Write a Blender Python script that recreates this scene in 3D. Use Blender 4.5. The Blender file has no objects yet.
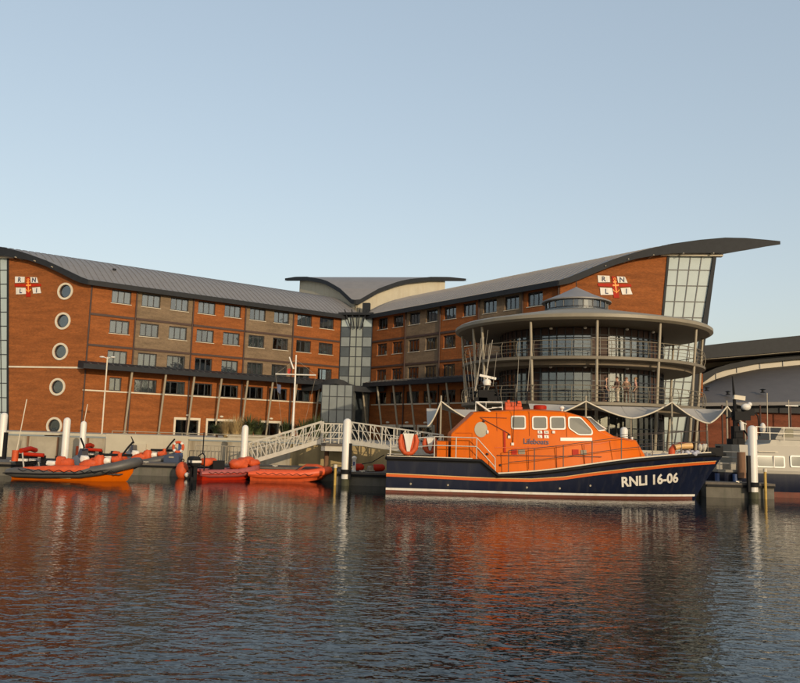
import bpy, bmesh, math, random
from mathutils import Vector, Matrix
random.seed(7)
V = Vector
sc = bpy.context.scene
COL = sc.collection
X, Y, Z = V((1,0,0)), V((0,1,0)), V((0,0,1))

# ------------------------------------------------------------------ camera
F, PITCH, ROLL, EYE = 780.0, math.atan(93/780.0), .03, 2.8
RM = (Matrix.Rotation(math.pi/2+PITCH, 3, 'X') @ Matrix.Rotation(ROLL, 3, 'Z'))
def at(px, py, y):
    """world point at depth y seen at photo position (px, py): used to read off real positions"""
    d = RM @ V(((px-400)/F, (341.5-py)/F, -1)); return V((0,0,EYE)) + d*(y/d.y)
cam = bpy.data.objects.new('camera', bpy.data.cameras.new('camera')); COL.objects.link(cam)
cam.data.sensor_width = 36; cam.data.lens = F/800*36; cam.data.clip_start = .1; cam.data.clip_end = 6000
cam.matrix_world = Matrix.Translation((0,0,EYE)) @ RM.to_4x4()
sc.camera = cam

# ------------------------------------------------------------------ light
SE = math.radians(12); SAZ = math.radians(154)      # azimuth clockwise from +Y
sdir = V((math.sin(SAZ)*math.cos(SE), math.cos(SAZ)*math.cos(SE), math.sin(SE)))
w = bpy.data.worlds.new('World'); sc.world = w; w.use_nodes = True
nt = w.node_tree; nt.nodes.clear()
sky = nt.nodes.new('ShaderNodeTexSky'); sky.sky_type = 'NISHITA'; sky.sun_disc = False
sky.sun_elevation = SE; sky.sun_rotation = SAZ; sky.air_density = 1.0; sky.dust_density = 3.0; sky.ozone_density = .8
bg = nt.nodes.new('ShaderNodeBackground'); bg.inputs['Strength'].default_value = .15
wo = nt.nodes.new('ShaderNodeOutputWorld')
gm = nt.nodes.new('ShaderNodeGamma'); gm.inputs[1].default_value = .5      # hazy evening air: evens out the sky
hs = nt.nodes.new('ShaderNodeHueSaturation'); hs.inputs['Value'].default_value = 1.82; hs.inputs['Saturation'].default_value = 1.08
nt.links.new(sky.outputs[0], gm.inputs[0]); nt.links.new(gm.outputs[0], hs.inputs['Color']); nt.links.new(hs.outputs[0], bg.inputs[0]); nt.links.new(bg.outputs[0], wo.inputs[0])
sun = bpy.data.objects.new('sun', bpy.data.lights.new('sun', 'SUN')); COL.objects.link(sun)
sun.data.energy = 2.0; sun.data.angle = math.radians(.5); sun.data.color = (1, .79, .52)
sun.matrix_world = Matrix.Translation((20,-30,40)) @ sdir.to_track_quat('Z','Y').to_matrix().to_4x4()
vs = sc.view_settings; vs.view_transform = 'Standard'; vs.look = 'None'; vs.gamma = 1; vs.use_curve_mapping = False
vs.exposure = .54
sc.cycles.sample_clamp_indirect = 2.5

# ------------------------------------------------------------------ materials
def base_mat(name):
    m = bpy.data.materials.new(name); m.use_nodes = True
    return m, m.node_tree, m.node_tree.nodes['Principled BSDF']
def mat(name, col, rough=.6, metal=0., var=.12, scale=2., stretch=(1,1,1), bump=0., spec=.5, coat=0., dirt=None):
    m, t, p = base_mat(name)
    p.inputs['Roughness'].default_value = rough; p.inputs['Metallic'].default_value = metal
    p.inputs['Specular IOR Level'].default_value = spec; p.inputs['Coat Weight'].default_value = coat
    tc = t.nodes.new('ShaderNodeTexCoord'); mp = t.nodes.new('ShaderNodeMapping'); mp.inputs['Scale'].default_value = stretch
    t.links.new(tc.outputs['Object'], mp.inputs[0])
    n = t.nodes.new('ShaderNodeTexNoise'); n.inputs['Scale'].default_value = scale; n.inputs['Detail'].default_value = 6; n.inputs['Roughness'].default_value = .65
    t.links.new(mp.outputs[0], n.inputs['Vector'])
    mr = t.nodes.new('ShaderNodeMapRange'); mr.inputs[1].default_value = .25; mr.inputs[2].default_value = .75
    mr.inputs[3].default_value = 1-var; mr.inputs[4].default_value = 1+var
    t.links.new(n.outputs[0], mr.inputs[0])
    mx = t.nodes.new('ShaderNodeMix'); mx.data_type = 'RGBA'; mx.blend_type = 'MULTIPLY'; mx.inputs[0].default_value = 1
    mx.inputs[6].default_value = (*col, 1); t.links.new(mr.outputs[0], mx.inputs[7])
    out = mx.outputs[2]
    if dirt:
        dc, amt, dsc = dirt
        n2 = t.nodes.new('ShaderNodeTexNoise'); n2.inputs['Scale'].default_value = dsc; n2.inputs['Detail'].default_value = 5
        mp2 = t.nodes.new('ShaderNodeMapping'); mp2.inputs['Scale'].default_value = (3,3,.35)
        t.links.new(tc.outputs['Object'], mp2.inputs[0]); t.links.new(mp2.outputs[0], n2.inputs['Vector'])
        r2 = t.nodes.new('ShaderNodeMapRange'); r2.inputs[1].default_value = .5; r2.inputs[2].default_value = .72; r2.inputs[4].default_value = amt
        t.links.new(n2.outputs[0], r2.inputs[0])
        m2 = t.nodes.new('ShaderNodeMix'); m2.data_type = 'RGBA'; t.links.new(r2.outputs[0], m2.inputs[0])
        t.links.new(out, m2.inputs[6]); m2.inputs[7].default_value = (*dc, 1); out = m2.outputs[2]
    t.links.new(out, p.inputs['Base Color'])
    if bump:
        b = t.nodes.new('ShaderNodeBump'); b.inputs['Strength'].default_value = bump; b.inputs['Distance'].default_value = .02
        t.links.new(n.outputs[0], b.inputs['Height']); t.links.new(b.outputs[0], p.inputs['Normal'])
    return m
def brick_mat(name, c1, c2, mortar):
    m, t, p = base_mat(name); p.inputs['Roughness'].default_value = .85; p.inputs['Specular IOR Level'].default_value = .25
    tc = t.nodes.new('ShaderNodeTexCoord'); sp = t.nodes.new('ShaderNodeSeparateXYZ'); t.links.new(tc.outputs['Object'], sp.inputs[0])
    ad = t.nodes.new('ShaderNodeMath'); ad.operation = 'ADD'; t.links.new(sp.outputs[0], ad.inputs[0]); t.links.new(sp.outputs[1], ad.inputs[1])
    cb = t.nodes.new('ShaderNodeCombineXYZ'); t.links.new(ad.outputs[0], cb.inputs[0]); t.links.new(sp.outputs[2], cb.inputs[1])
    br = t.nodes.new('ShaderNodeTexBrick'); br.inputs['Scale'].default_value = 4.4; br.inputs['Mortar Size'].default_value = .035; br.inputs['Bias'].default_value = .0
    br.inputs['Color1'].default_value = (*c1,1); br.inputs['Color2'].default_value = (*c2,1); br.inputs['Mortar'].default_value = (*mortar,1)
    t.links.new(cb.outputs[0], br.inputs['Vector'])
    n = t.nodes.new('ShaderNodeTexNoise'); n.inputs['Scale'].default_value = .8; n.inputs['Detail'].default_value = 7
    mp = t.nodes.new('ShaderNodeMapping'); mp.inputs['Scale'].default_value = (.5,.5,3.0); t.links.new(tc.outputs['Object'], mp.inputs[0]); t.links.new(mp.outputs[0], n.inputs['Vector'])
    mr = t.nodes.new('ShaderNodeMapRange'); mr.inputs[1].default_value = .3; mr.inputs[2].default_value = .7; mr.inputs[3].default_value = .78; mr.inputs[4].default_value = 1.18
    t.links.new(n.outputs[0], mr.inputs[0])
    mx = t.nodes.new('ShaderNodeMix'); mx.data_type = 'RGBA'; mx.blend_type = 'MULTIPLY'; mx.inputs[0].default_value = 1
    t.links.new(br.outputs[0], mx.inputs[6]); t.links.new(mr.outputs[0], mx.inputs[7])
    n2 = t.nodes.new('ShaderNodeTexNoise'); n2.inputs['Scale'].default_value = 3.2; n2.inputs['Detail'].default_value = 9; n2.inputs['Roughness'].default_value = .75
    mp2 = t.nodes.new('ShaderNodeMapping'); mp2.inputs['Scale'].default_value = (1,1,2.6); t.links.new(tc.outputs['Object'], mp2.inputs[0]); t.links.new(mp2.outputs[0], n2.inputs['Vector'])
    r2 = t.nodes.new('ShaderNodeMapRange'); r2.inputs[1].default_value = .3; r2.inputs[2].default_value = .7; r2.inputs[3].default_value = .72; r2.inputs[4].default_value = 1.25; t.links.new(n2.outputs[0], r2.inputs[0])
    mx2 = t.nodes.new('ShaderNodeMix'); mx2.data_type = 'RGBA'; mx2.blend_type = 'MULTIPLY'; mx2.inputs[0].default_value = 1
    t.links.new(mx.outputs[2], mx2.inputs[6]); t.links.new(r2.outputs[0], mx2.inputs[7]); t.links.new(mx2.outputs[2], p.inputs['Base Color'])
    return m
def glass_mat(name, tint, gloss=.2, rough=.03):
    m = bpy.data.materials.new(name); m.use_nodes = True; t = m.node_tree; t.nodes.clear()
    o = t.nodes.new('ShaderNodeOutputMaterial'); tr = t.nodes.new('ShaderNodeBsdfTransparent'); tr.inputs[0].default_value = (*tint,1)
    gl = t.nodes.new('ShaderNodeBsdfGlossy'); gl.inputs['Roughness'].default_value = rough; gl.inputs[0].default_value = (.9,.93,.95,1)
    fr = t.nodes.new('ShaderNodeFresnel'); fr.inputs[0].default_value = 1.5
    ad = t.nodes.new('ShaderNodeMath'); ad.operation = 'ADD'; ad.use_clamp = True; ad.inputs[1].default_value = gloss; t.links.new(fr.outputs[0], ad.inputs[0])
    tc = t.nodes.new('ShaderNodeTexCoord'); nz = t.nodes.new('ShaderNodeTexNoise'); nz.inputs['Scale'].default_value = 1.3
    bp = t.nodes.new('ShaderNodeBump'); bp.inputs['Strength'].default_value = .12; bp.inputs['Distance'].default_value = .05
    t.links.new(tc.outputs['Object'], nz.inputs['Vector']); t.links.new(nz.outputs[0], bp.inputs['Height']); t.links.new(bp.outputs[0], gl.inputs['Normal'])
    mx = t.nodes.new('ShaderNodeMixShader'); t.links.new(ad.outputs[0], mx.inputs[0]); t.links.new(tr.outputs[0], mx.inputs[1]); t.links.new(gl.outputs[0], mx.inputs[2])
    t.links.new(mx.outputs[0], o.inputs[0]); return m

BRICK = brick_mat('brick', (.285,.076,.0125), (.22,.055,.0095), (.20,.09,.035))
TANB = brick_mat('buff_brick', (.185,.125,.072), (.15,.10,.06), (.17,.13,.09))
ROOF = mat('grey_roof_metal', (.20,.188,.182), .55, .1, .10, 1.2)
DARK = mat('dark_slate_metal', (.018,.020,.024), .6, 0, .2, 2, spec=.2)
DKBR = mat('dark_brown_ledge', (.05,.025,.018), .7)
CREAM = mat('cream_render', (.42,.38,.29), .8, var=.1, scale=.7, dirt=((.33,.26,.18), .35, .6))
CREAMT = mat('cream_trim', (.55,.49,.385), .6)
CONC = mat('quay_concrete', (.33,.29,.22), .9, var=.2, scale=1.2, bump=.3, dirt=((.16,.12,.07), .75, .7))
PAVE = mat('paving', (.30,.27,.23), .9, var=.15, scale=.6)
YELC = mat('ochre_concrete', (.36,.27,.13), .9, var=.2, scale=.8, dirt=((.13,.10,.05), .7, .5))
FRAME = mat('window_frame', (.02,.022,.028), .4)
GLASS = glass_mat('window_glass', (.62,.66,.68), .10)
CURT = mat('curtain', (.27,.275,.28), .9, var=.18, scale=1, stretch=(9,9,.2))
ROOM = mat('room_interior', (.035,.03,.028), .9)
OPAL = mat('pale_glass', (.34,.40,.40), .16, var=.08, scale=.8, spec=.7)
DKGL = mat('dark_panel_glass', (.045,.055,.062), .15, var=.3, scale=1, spec=.7)
GRGL = mat('grey_glass', (.17,.19,.19), .14, var=.15, scale=.8, spec=.7)
STEEL = mat('pale_painted_steel', (.28,.24,.175), .45, var=.1)
TANS = mat('tan_metal', (.22,.19,.138), .5, var=.12, scale=1)
SOFF = mat('soffit', (.17,.135,.095), .7)
WHITE = mat('white_paint', (.64,.61,.56), .4, var=.06, dirt=((.42,.36,.26), .45, 1.2))
GALV = mat('galvanised_steel', (.46,.43,.37), .42, .3, .15, 3)
ORANGE = mat('orange_gelcoat', (.58,.112,.001), .4, var=.06, scale=1.0, spec=.12, dirt=((.40,.07,.01), .30, .9))
ORANGE2 = mat('orange_fabric', (.48,.065,.010), .65, var=.25, scale=5, bump=.4)
RED = mat('red_paint', (.36,.018,.004), .55, var=.12, spec=.15)
NAVY = mat('navy_gelcoat', (.006,.009,.024), .3, var=.2, scale=.8, spec=.4, dirt=((.035,.035,.042), .45, 1.3))
BLACK = mat('black_rubber', (.010,.010,.011), .65, var=.2, spec=.15)
ANTI = mat('antifouling', (.13,.036,.022), .7, var=.2, scale=2, dirt=((.08,.05,.03), .6, 2))
PALE = mat('pale_deck', (.42,.39,.33), .7, var=.1)
STRIPE = mat('orange_stripe', (.55,.095,.012), .45, var=.03)
YSTRIPE = mat('yellow_stripe', (.58,.34,.13), .45, var=.03)
GREYT = mat('grey_tube', (.07,.066,.062), .5, var=.15, scale=3)
MAUVE = mat('faded_red_tube', (.30,.07,.06), .55, var=.2, scale=4)
GREYB = mat('warm_grey_paint', (.21,.19,.155), .45, var=.06, scale=.8)
BLUE = mat('blue_plastic', (.03,.06,.16), .5, var=.2)
NAVYTXT = mat('dark_blue_letters', (.02,.025,.07), .5)
GOLD = mat('gold_emblem', (.80,.30,.05), .5, var=.15)
SAIL = mat('sail_fabric', (.36,.34,.31), .85, var=.08, scale=.8)
WOOD = mat('weathered_timber', (.17,.09,.05), .85, var=.3, scale=3, stretch=(4,4,.5))
PONT = mat('pontoon_side', (.11,.10,.08), .8, var=.25, scale=1.5, dirt=((.04,.05,.03), .7, 1))
DECKW = mat('pontoon_deck', (.10,.085,.07), .85, var=.25, scale=3)
LEAF = mat('dark_green_leaf', (.05,.065,.018), .7, var=.4, scale=4)
STRAW = mat('straw_grass', (.36,.25,.11), .85, var=.3, scale=5)
SKIN = mat('skin', (.48,.27,.18), .6, var=.05)
YEL = mat('yellow_paint', (.45,.29,.06), .6, var=.25, scale=4)
WGLASS = mat('boat_glass', (.105,.10,.075), .06, var=.15, scale=1.5, spec=.9)
SCREEN = mat('windscreen_glass', (.02,.025,.05), .06, var=.1, spec=.9)

def cloth(name, c): return mat(name, c, .85, var=.12, scale=6)

# ------------------------------------------------------------------ mesh builder
class MB:
    def __init__(s): s.v=[]; s.f=[]; s.m=[]; s.k=0
    def add(s, vs, fs):
        o=len(s.v); s.v += [V(p) for p in vs]
        for f in fs: s.f.append([i+o for i in f]); s.m.append(s.k)
        return s
    def box(s, c, size, ax=(X,Y,Z)):
        c=V(c); a,b,d=[ax[i]*size[i]/2 for i in range(3)]
        vs=[c+a*i+b*j+d*k for k in(-1,1) for j in(-1,1) for i in(-1,1)]
        return s.add(vs,[(0,1,3,2),(4,6,7,5),(0,4,5,1),(2,3,7,6),(0,2,6,4),(1,5,7,3)])
    def bar(s, p, q, w, h, up=Z):
        p,q=V(p),V(q); d=(q-p); L=d.length; d.normalize(); sd=d.cross(up)
        if sd.length<1e-4: sd=d.cross(X)
        sd.normalize(); u=sd.cross(d)
        return s.box((p+q)/2,(L,w,h),(d,sd,u))
    def tube(s, p, q, r, n=8, r2=None):
        return s.path([p,q],[r, r if r2 is None else r2],n)
    def path(s, pts, r, n=8, closed=False):
        pts=[V(p) for p in pts]; N=len(pts); rs=r if isinstance(r,(list,tuple)) else [r]*N
        rings=[]; prev=None
        for i,p in enumerate(pts):
            if closed: t=pts[(i+1)%N]-pts[i-1]
            else: t=pts[min(i+1,N-1)]-pts[max(i-1,0)]
            t.normalize()
            ref = prev if prev is not None else (Z if abs(t.z)<.9 else X)
            a=ref-t*ref.dot(t)
            if a.length<1e-5: a=X-t*X.dot(t)
            a.normalize(); b=t.cross(a); prev=a
            rings.append([p+(a*math.cos(2*math.pi*k/n)+b*math.sin(2*math.pi*k/n))*rs[i] for k in range(n)])
        return s.loft(rings, True, not closed, closed)
    def loft(s, rings, ring_closed=True, cap=True, closed=False):
        n=len(rings[0]); N=len(rings); vs=[p for r in rings for p in r]; fs=[]
        for i in range(N if closed else N-1):
            for k in range(n if ring_closed else n-1):
                a=i*n+k; b=i*n+(k+1)%n; j=((i+1)%N)*n
                fs.append((a,b,j+(k+1)%n,j+k))
        if cap: fs += [tuple(range(n))[::-1], tuple((N-1)*n+k for k in range(n))]
        return s.add(vs,fs)
    def prism(s, poly, vec):
        vec=V(vec); poly=[V(p) for p in poly]; return s.loft([poly,[p+vec for p in poly]])
    def lathe(s, prof, c, n=32, a0=0, a1=2*math.pi):
        c=V(c); full=abs(a1-a0-2*math.pi)<1e-6; N=n if full else n+1
        rings=[[c+V((r*math.cos(a0+(a1-a0)*i/n), r*math.sin(a0+(a1-a0)*i/n), z)) for r,z in prof] for i in range(N)]
        return s.loft(rings, False, False, full)
    def ball(s, c, r, nu=12, nv=8, ax=(X,Y,Z)):
        c=V(c); r=(r,r,r) if not isinstance(r,(tuple,list)) else r
        rings=[[c+ax[0]*(r[0]*math.cos(2*math.pi*i/nu)*math.sin(math.pi*max(.02,min(.98,j/nv))))+ax[1]*(r[1]*math.sin(2*math.pi*i/nu)*math.sin(math.pi*max(.02,min(.98,j/nv))))+ax[2]*(-r[2]*math.cos(math.pi*j/nv)) for i in range(nu)] for j in range(nv+1)]
        return s.loft(rings)
    def lump(s, c, r, q=.22):
        c=V(c); r=V(r); n0=len(s.v); s.ball(c,tuple(r),14,9); sd=random.uniform(0,50)
        for i in range(n0,len(s.v)):
            d=s.v[i]-c; u=V((d.x/r.x,d.y/r.y,d.z/r.z)); k=1/max(.72,max(abs(u.x),abs(u.y),abs(u.z)))**.7
            w=1+q*(math.sin(u.x*5+sd)*math.sin(u.y*4+sd*2)+.6*math.sin(u.z*6+u.x*3+sd))*.5
            s.v[i]=c+d*(k*w*.92)
        return s
    def quad(s,a,b,c,d): return s.add([a,b,c,d],[(0,1,2,3)])
    def torus(s, c, R, r, ax=(X,Z), n=20, m=8, a0=0, a1=2*math.pi):
        full=abs(a1-a0-2*math.pi)<1e-6; c=V(c)
        pts=[c+ax[0]*(R*math.cos(a0+(a1-a0)*i/n))+ax[1]*(R*math.sin(a0+(a1-a0)*i/n)) for i in range(n if full else n+1)]
        return s.path(pts, r, m, full)
    def islands(s):
        par=list(range(len(s.v)))
        def find(a):
            while par[a]!=a: par[a]=par[par[a]]; a=par[a]
            return a
        for f in s.f:
            for a in f[1:]: par[find(a)]=find(f[0])
        g={}
        for f in s.f: g.setdefault(find(f[0]),[]).append(f)
        for fs in g.values():
            ids=sorted({i for f in fs for i in f}); mp={a:i for i,a in enumerate(ids)}
            m=MB(); m.add([s.v[i] for i in ids],[[mp[i] for i in f] for f in fs]); yield m
    def each(s, name, mats, parent=None, **kw):
        return [m.build(name,mats,parent,**kw) for m in s.islands()]
    def build(s, name, mats, parent=None, smooth=None, recalc=True, loc=False):
        me=bpy.data.meshes.new(name); mats=mats if isinstance(mats,(list,tuple)) else [mats]
        inv = Matrix.Identity(4) if loc else root_inv(parent)
        me.from_pydata([tuple(inv@p) for p in s.v],[],s.f)
        for m in mats: me.materials.append(m)
        if len(mats)>1: me.polygons.foreach_set('material_index', s.m)
        if recalc:
            bm=bmesh.new(); bm.from_mesh(me); bmesh.ops.recalc_face_normals(bm, faces=bm.faces); bm.to_mesh(me); bm.free()
        if smooth:
            me.shade_smooth(); me.set_sharp_from_angle(angle=math.radians(smooth))
        o=bpy.data.objects.new(name, me); COL.objects.link(o)
        if parent is not None: o.parent=parent
        return o
MATS={}
def root_inv(o):
    while o is not None:
        if o.name in MATS: return MATS[o.name].inverted()
        o=o.parent
    return Matrix.Identity(4)
def tag(o, label, cat, group=None, kind=None):
    if label: o['label']=label
    if cat: o['category']=cat
    if group: o['group']=group
    if kind: o['kind']=kind
    return o
def thing(name, label, cat, loc, rotz=0, group=None):
    o=bpy.data.objects.new(name,None); o.empty_display_size=.3; COL.objects.link(o)
    o.location=loc; o.rotation_euler=(0,0,rotz); MATS[o.name]=Matrix.Translation(V(loc)) @ Matrix.Rotation(rotz,4,'Z')
    return tag(o,label,cat,group)
def local(root):                          # maps local coordinates of a thing to the world (builders below use it)
    m=MATS[root.name]; return lambda x,y,z: m@V((x,y,z))
def copy_tree(o, parent=None):
    c=o.copy(); COL.objects.link(c)
    if parent is not None: c.parent=parent
    for ch in list(o.children): copy_tree(ch,c)
    return c
def text_mesh(txt, size, extrude=0., bold=0.):
    cu=bpy.data.curves.new('t','FONT'); cu.body=txt; cu.size=size; cu.extrude=extrude; cu.offset=bold; cu.resolution_u=3
    o=bpy.data.objects.new('t',cu); COL.objects.link(o); dg=bpy.context.evaluated_depsgraph_get(); dg.update()
    me=bpy.data.meshes.new_from_object(o.evaluated_get(dg)); bpy.data.objects.remove(o); bpy.data.curves.remove(cu)
    vs=[v.co.copy() for v in me.vertices]; fs=[list(p.vertices) for p in me.polygons]; bpy.data.meshes.remove(me)
    return vs,fs
class Frame:
    def __init__(s,O,u,n): s.O=V(O); s.u=V(u).normalized(); s.n=V(n).normalized()
    def __call__(s,t,d,h): return s.O+s.u*t+s.n*d+Z*h
    def ax(s): return (s.u,s.n,Z)
def fbox(mb,F,t0,t1,d0,d1,h0,h1): return mb.box(F((t0+t1)/2,(d0+d1)/2,(h0+h1)/2),(t1-t0,d1-d0,h1-h0),F.ax())
def wall(mb,F,t0,t1,h0,h1,holes,th=.34):
    ts=sorted({t0,t1,*[x for o in holes for x in o[:2]]}); hs=sorted({h0,h1,*[x for o in holes for x in o[2:]]})
    def solid(i,j):
        if not(0<=i<len(ts)-1 and 0<=j<len(hs)-1): return False
        a=(ts[i]+ts[i+1])/2; b=(hs[j]+hs[j+1])/2
        return not any(o[0]<a<o[1] and o[2]<b<o[3] for o in holes)
    for i in range(len(ts)-1):
        for j in range(len(hs)-1):
            if not solid(i,j): continue
            a,b,c,d=ts[i],ts[i+1],hs[j],hs[j+1]
            mb.quad(F(a,0,c),F(b,0,c),F(b,0,d),F(a,0,d)); mb.quad(F(a,-th,c),F(a,-th,d),F(b,-th,d),F(b,-th,c))
            if not solid(i-1,j): mb.quad(F(a,0,c),F(a,0,d),F(a,-th,d),F(a,-th,c))
            if not solid(i+1,j): mb.quad(F(b,0,c),F(b,-th,c),F(b,-th,d),F(b,0,d))
            if not solid(i,j-1): mb.quad(F(a,0,c),F(a,-th,c),F(b,-th,c),F(b,0,c))
            if not solid(i,j+1): mb.quad(F(a,0,d),F(b,0,d),F(b,-th,d),F(a,-th,d))
def window(F,root,t,h,w,hh,lights=3,curt=None,name='window',sill=True,fr=FRAME):
    t0,t1,h0,h1=t-w/2,t+w/2,h-hh/2,h+hh/2; b=.10
    m=MB(); d0,d1=-.24,-.16
    fbox(m,F,t0,t1,d0,d1,h0,h0+b); fbox(m,F,t0,t1,d0,d1,h1-b,h1)
    for i in range(lights+1):
        c=t0+b/2+(w-b)*i/lights; fbox(m,F,c-b/2,c+b/2,d0+.003,d1-.003,h0+b,h1-b)
    win=m.build(name,fr,root)
    g=MB(); fbox(g,F,t0+.01,t1-.01,-.215,-.20,h0+.01,h1-.01); g.build('pane',GLASS,win)
    if sill:
        s=MB(); fbox(s,F,t0-.08,t1+.08,-.16,.07,h0-.06,h0-.003); s.build('sill',CREAMT,win)
    if curt:
        c=MB()
        for a,e in curt:
            n=max(2,int((e-a)*w/.12)); pts=[]
            for i in range(n+1):
                tt=t0+w*(a+(e-a)*i/n); pts.append((tt,-.38+(.03 if i%2 else -.03)))
            c.loft([[F(x,d,h0-.05) for x,d in pts],[F(x,d,h1+.05) for x,d in pts]],False,False)
        c.build('curtain',CURT,win,recalc=False)
    return win

# ------------------------------------------------------------------ setting: water and ground
def water_mat():
    m,t,p=base_mat('harbour_water'); p.inputs['Base Color'].default_value=(.005,.008,.010,1)
    p.inputs['Roughness'].default_value=.035; p.inputs['IOR'].default_value=1.30; p.inputs['Specular IOR Level'].default_value=.42
    tc=t.nodes.new('ShaderNodeTexCoord')
    prev=None
    # calmer in the lee of the quay, livelier further out, with slow wind lanes
    sp=t.nodes.new('ShaderNodeSeparateXYZ'); t.links.new(tc.outputs['Object'],sp.inputs[0])
    g=t.nodes.new('ShaderNodeMapRange'); g.inputs[1].default_value=14; g.inputs[2].default_value=36; g.inputs[3].default_value=1.0; g.inputs[4].default_value=.30; t.links.new(sp.outputs[1],g.inputs[0])
    wl=t.nodes.new('ShaderNodeTexNoise'); wl.inputs['Scale'].default_value=.12; wl.inputs['Detail'].default_value=3; wm=t.nodes.new('ShaderNodeMapping'); wm.inputs['Scale'].default_value=(.45,1.6,1); t.links.new(tc.outputs['Object'],wm.inputs[0]); t.links.new(wm.outputs[0],wl.inputs['Vector'])
    wr=t.nodes.new('ShaderNodeMapRange'); wr.inputs[1].default_value=.35; wr.inputs[2].default_value=.65; wr.inputs[3].default_value=.65; wr.inputs[4].default_value=1.1; t.links.new(wl.outputs[0],wr.inputs[0])
    ml=t.nodes.new('ShaderNodeMath'); ml.operation='MULTIPLY'; t.links.new(g.outputs[0],ml.inputs[0]); t.links.new(wr.outputs[0],ml.inputs[1]); amp=ml.outputs[0]
    for sx,sy,scale,dist,st in [(.5,.9,.5,.04,1.0),(.75,1.3,2.7,.028,1.0),(.9,1.3,6.5,.009,1.0)]:
        mp=t.nodes.new('ShaderNodeMapping'); mp.inputs['Scale'].default_value=(sx,sy,1); mp.inputs['Rotation'].default_value=(0,0,.15)
        n=t.nodes.new('ShaderNodeTexNoise'); n.inputs['Scale'].default_value=scale; n.inputs['Detail'].default_value=2; n.inputs['Distortion'].default_value=.3
        t.links.new(tc.outputs['Object'],mp.inputs[0]); t.links.new(mp.outputs[0],n.inputs['Vector'])
        b=t.nodes.new('ShaderNodeBump'); t.links.new(amp,b.inputs['Strength']); b.inputs['Distance'].default_value=dist
        t.links.new(n.outputs[0],b.inputs['Height'])
        if prev: t.links.new(prev,b.inputs['Normal'])
        prev=b.outputs[0]
    t.links.new(prev,p.inputs['Normal']); return m
QY=50.0; GZ=2.1                               # quay face and quay level
m=MB(); m.quad((-900,-300,0),(900,-300,0),(900,QY+.3,0),(-900,QY+.3,0)); o=m.build('water',water_mat()); tag(o,None,None,kind='structure')
m=MB(); m.quad((-900,QY+.35,GZ),(900,QY+.35,GZ),(900,2500,GZ),(-900,2500,GZ)); o=m.build('quay_ground',PAVE); tag(o,None,None,kind='structure')
r=thing('quay_wall','streaked pale concrete quay wall with lighter rendered panel behind the inflatable boats','wall',(0,QY,0))
m=MB(); m.box((-40,QY+.2,.4),(76,.4,3.2)); m.box((60,QY+.2,.4),(100,.4,3.2)); m.build('wall_face',CONC,r)
m=MB(); m.box((-40,QY+.12,GZ+.09),(76,.62,.16)); m.box((60,QY+.12,GZ+.09),(100,.62,.16)); m.build('coping',CREAM,r)
m=MB(); m.box((-1.0,QY+.19,.4),(11.5,.41,3.19)); m.build('ochre_panel',YELC,r)
m=MB(); m.box((-15.8,QY-.12,1.2),(5.2,.24,2.2)); m.box((-16.2,QY-.3,.95),(.8,.12,1.6)); m.build('rendered_panel',CREAM,r)
m=MB()
for k in range(9): m.box((-31+k*1.9,QY-.03,.9),(.10,.08,2.2))
m.each('wall_rib',WOOD,r)

# ------------------------------------------------------------------ hotel
LB,RC=V((-7.17,94.06,0)),V((-3.37,93.32,0))
l,nl=V((-.8,-.6,0)),V((.6,-.8,0)); rr,nr=V((.6,-.8,0)),V((-.8,-.6,0)); LEN=29.6
LF,RF=Frame(LB,l,nl),Frame(RC,rr,nr)
LA,RD=LF(LEN,0,0),RF(LEN,0,0)
gR=rr*.663-nr*.749; gL=l*.663-nl*.749
RG=Frame(RD,gR,(gR.y,-gR.x,0)); LG=Frame(LA,gL,(-gL.y,gL.x,0))
hotel=thing('hotel_building','long V shaped red brick hotel with curved grey roofs and two tall glazed ends','hotel',(-5,95,GZ))
TOPW=[(-.9,16.95),(0,17.25),(.8,17.6),(2.3,18.25),(4.06,18.98),(6.0,19.63),(7.2,19.98),(9.06,20.42),(11.5,20.8),(13.67,21.02),(15.39,21.0),(17.2,20.86),(18.4,20.74)]
BOTW=[(-.9,16.55),(0,16.75),(.8,17.05),(2.3,17.74),(4.06,18.5),(6.0,19.1),(7.2,19.33),(9.06,19.62),(11.5,19.68),(13.67,19.7),(15.39,19.95),(17.2,20.32),(18.4,20.52)]
WROWS=[15.80,12.72,9.64]; WT=[2.1+3.05*i for i in range(9)]; SEPS=[0,6.7-.45,12.8-.45,18.9-.45,25.0-.45,LEN]
def interp(tab,x):
    if x<=tab[0][0]: return tab[0][1]
    for (a,b),(c,d) in zip(tab,tab[1:]):
        if x<=c: return b+(d-b)*(x-a)/(c-a)
    return tab[-1][1]
SEPS=[-.1]+[(WT[2*i+1]+WT[2*i+2])/2 for i in range(4)]+[LEN]
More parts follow.
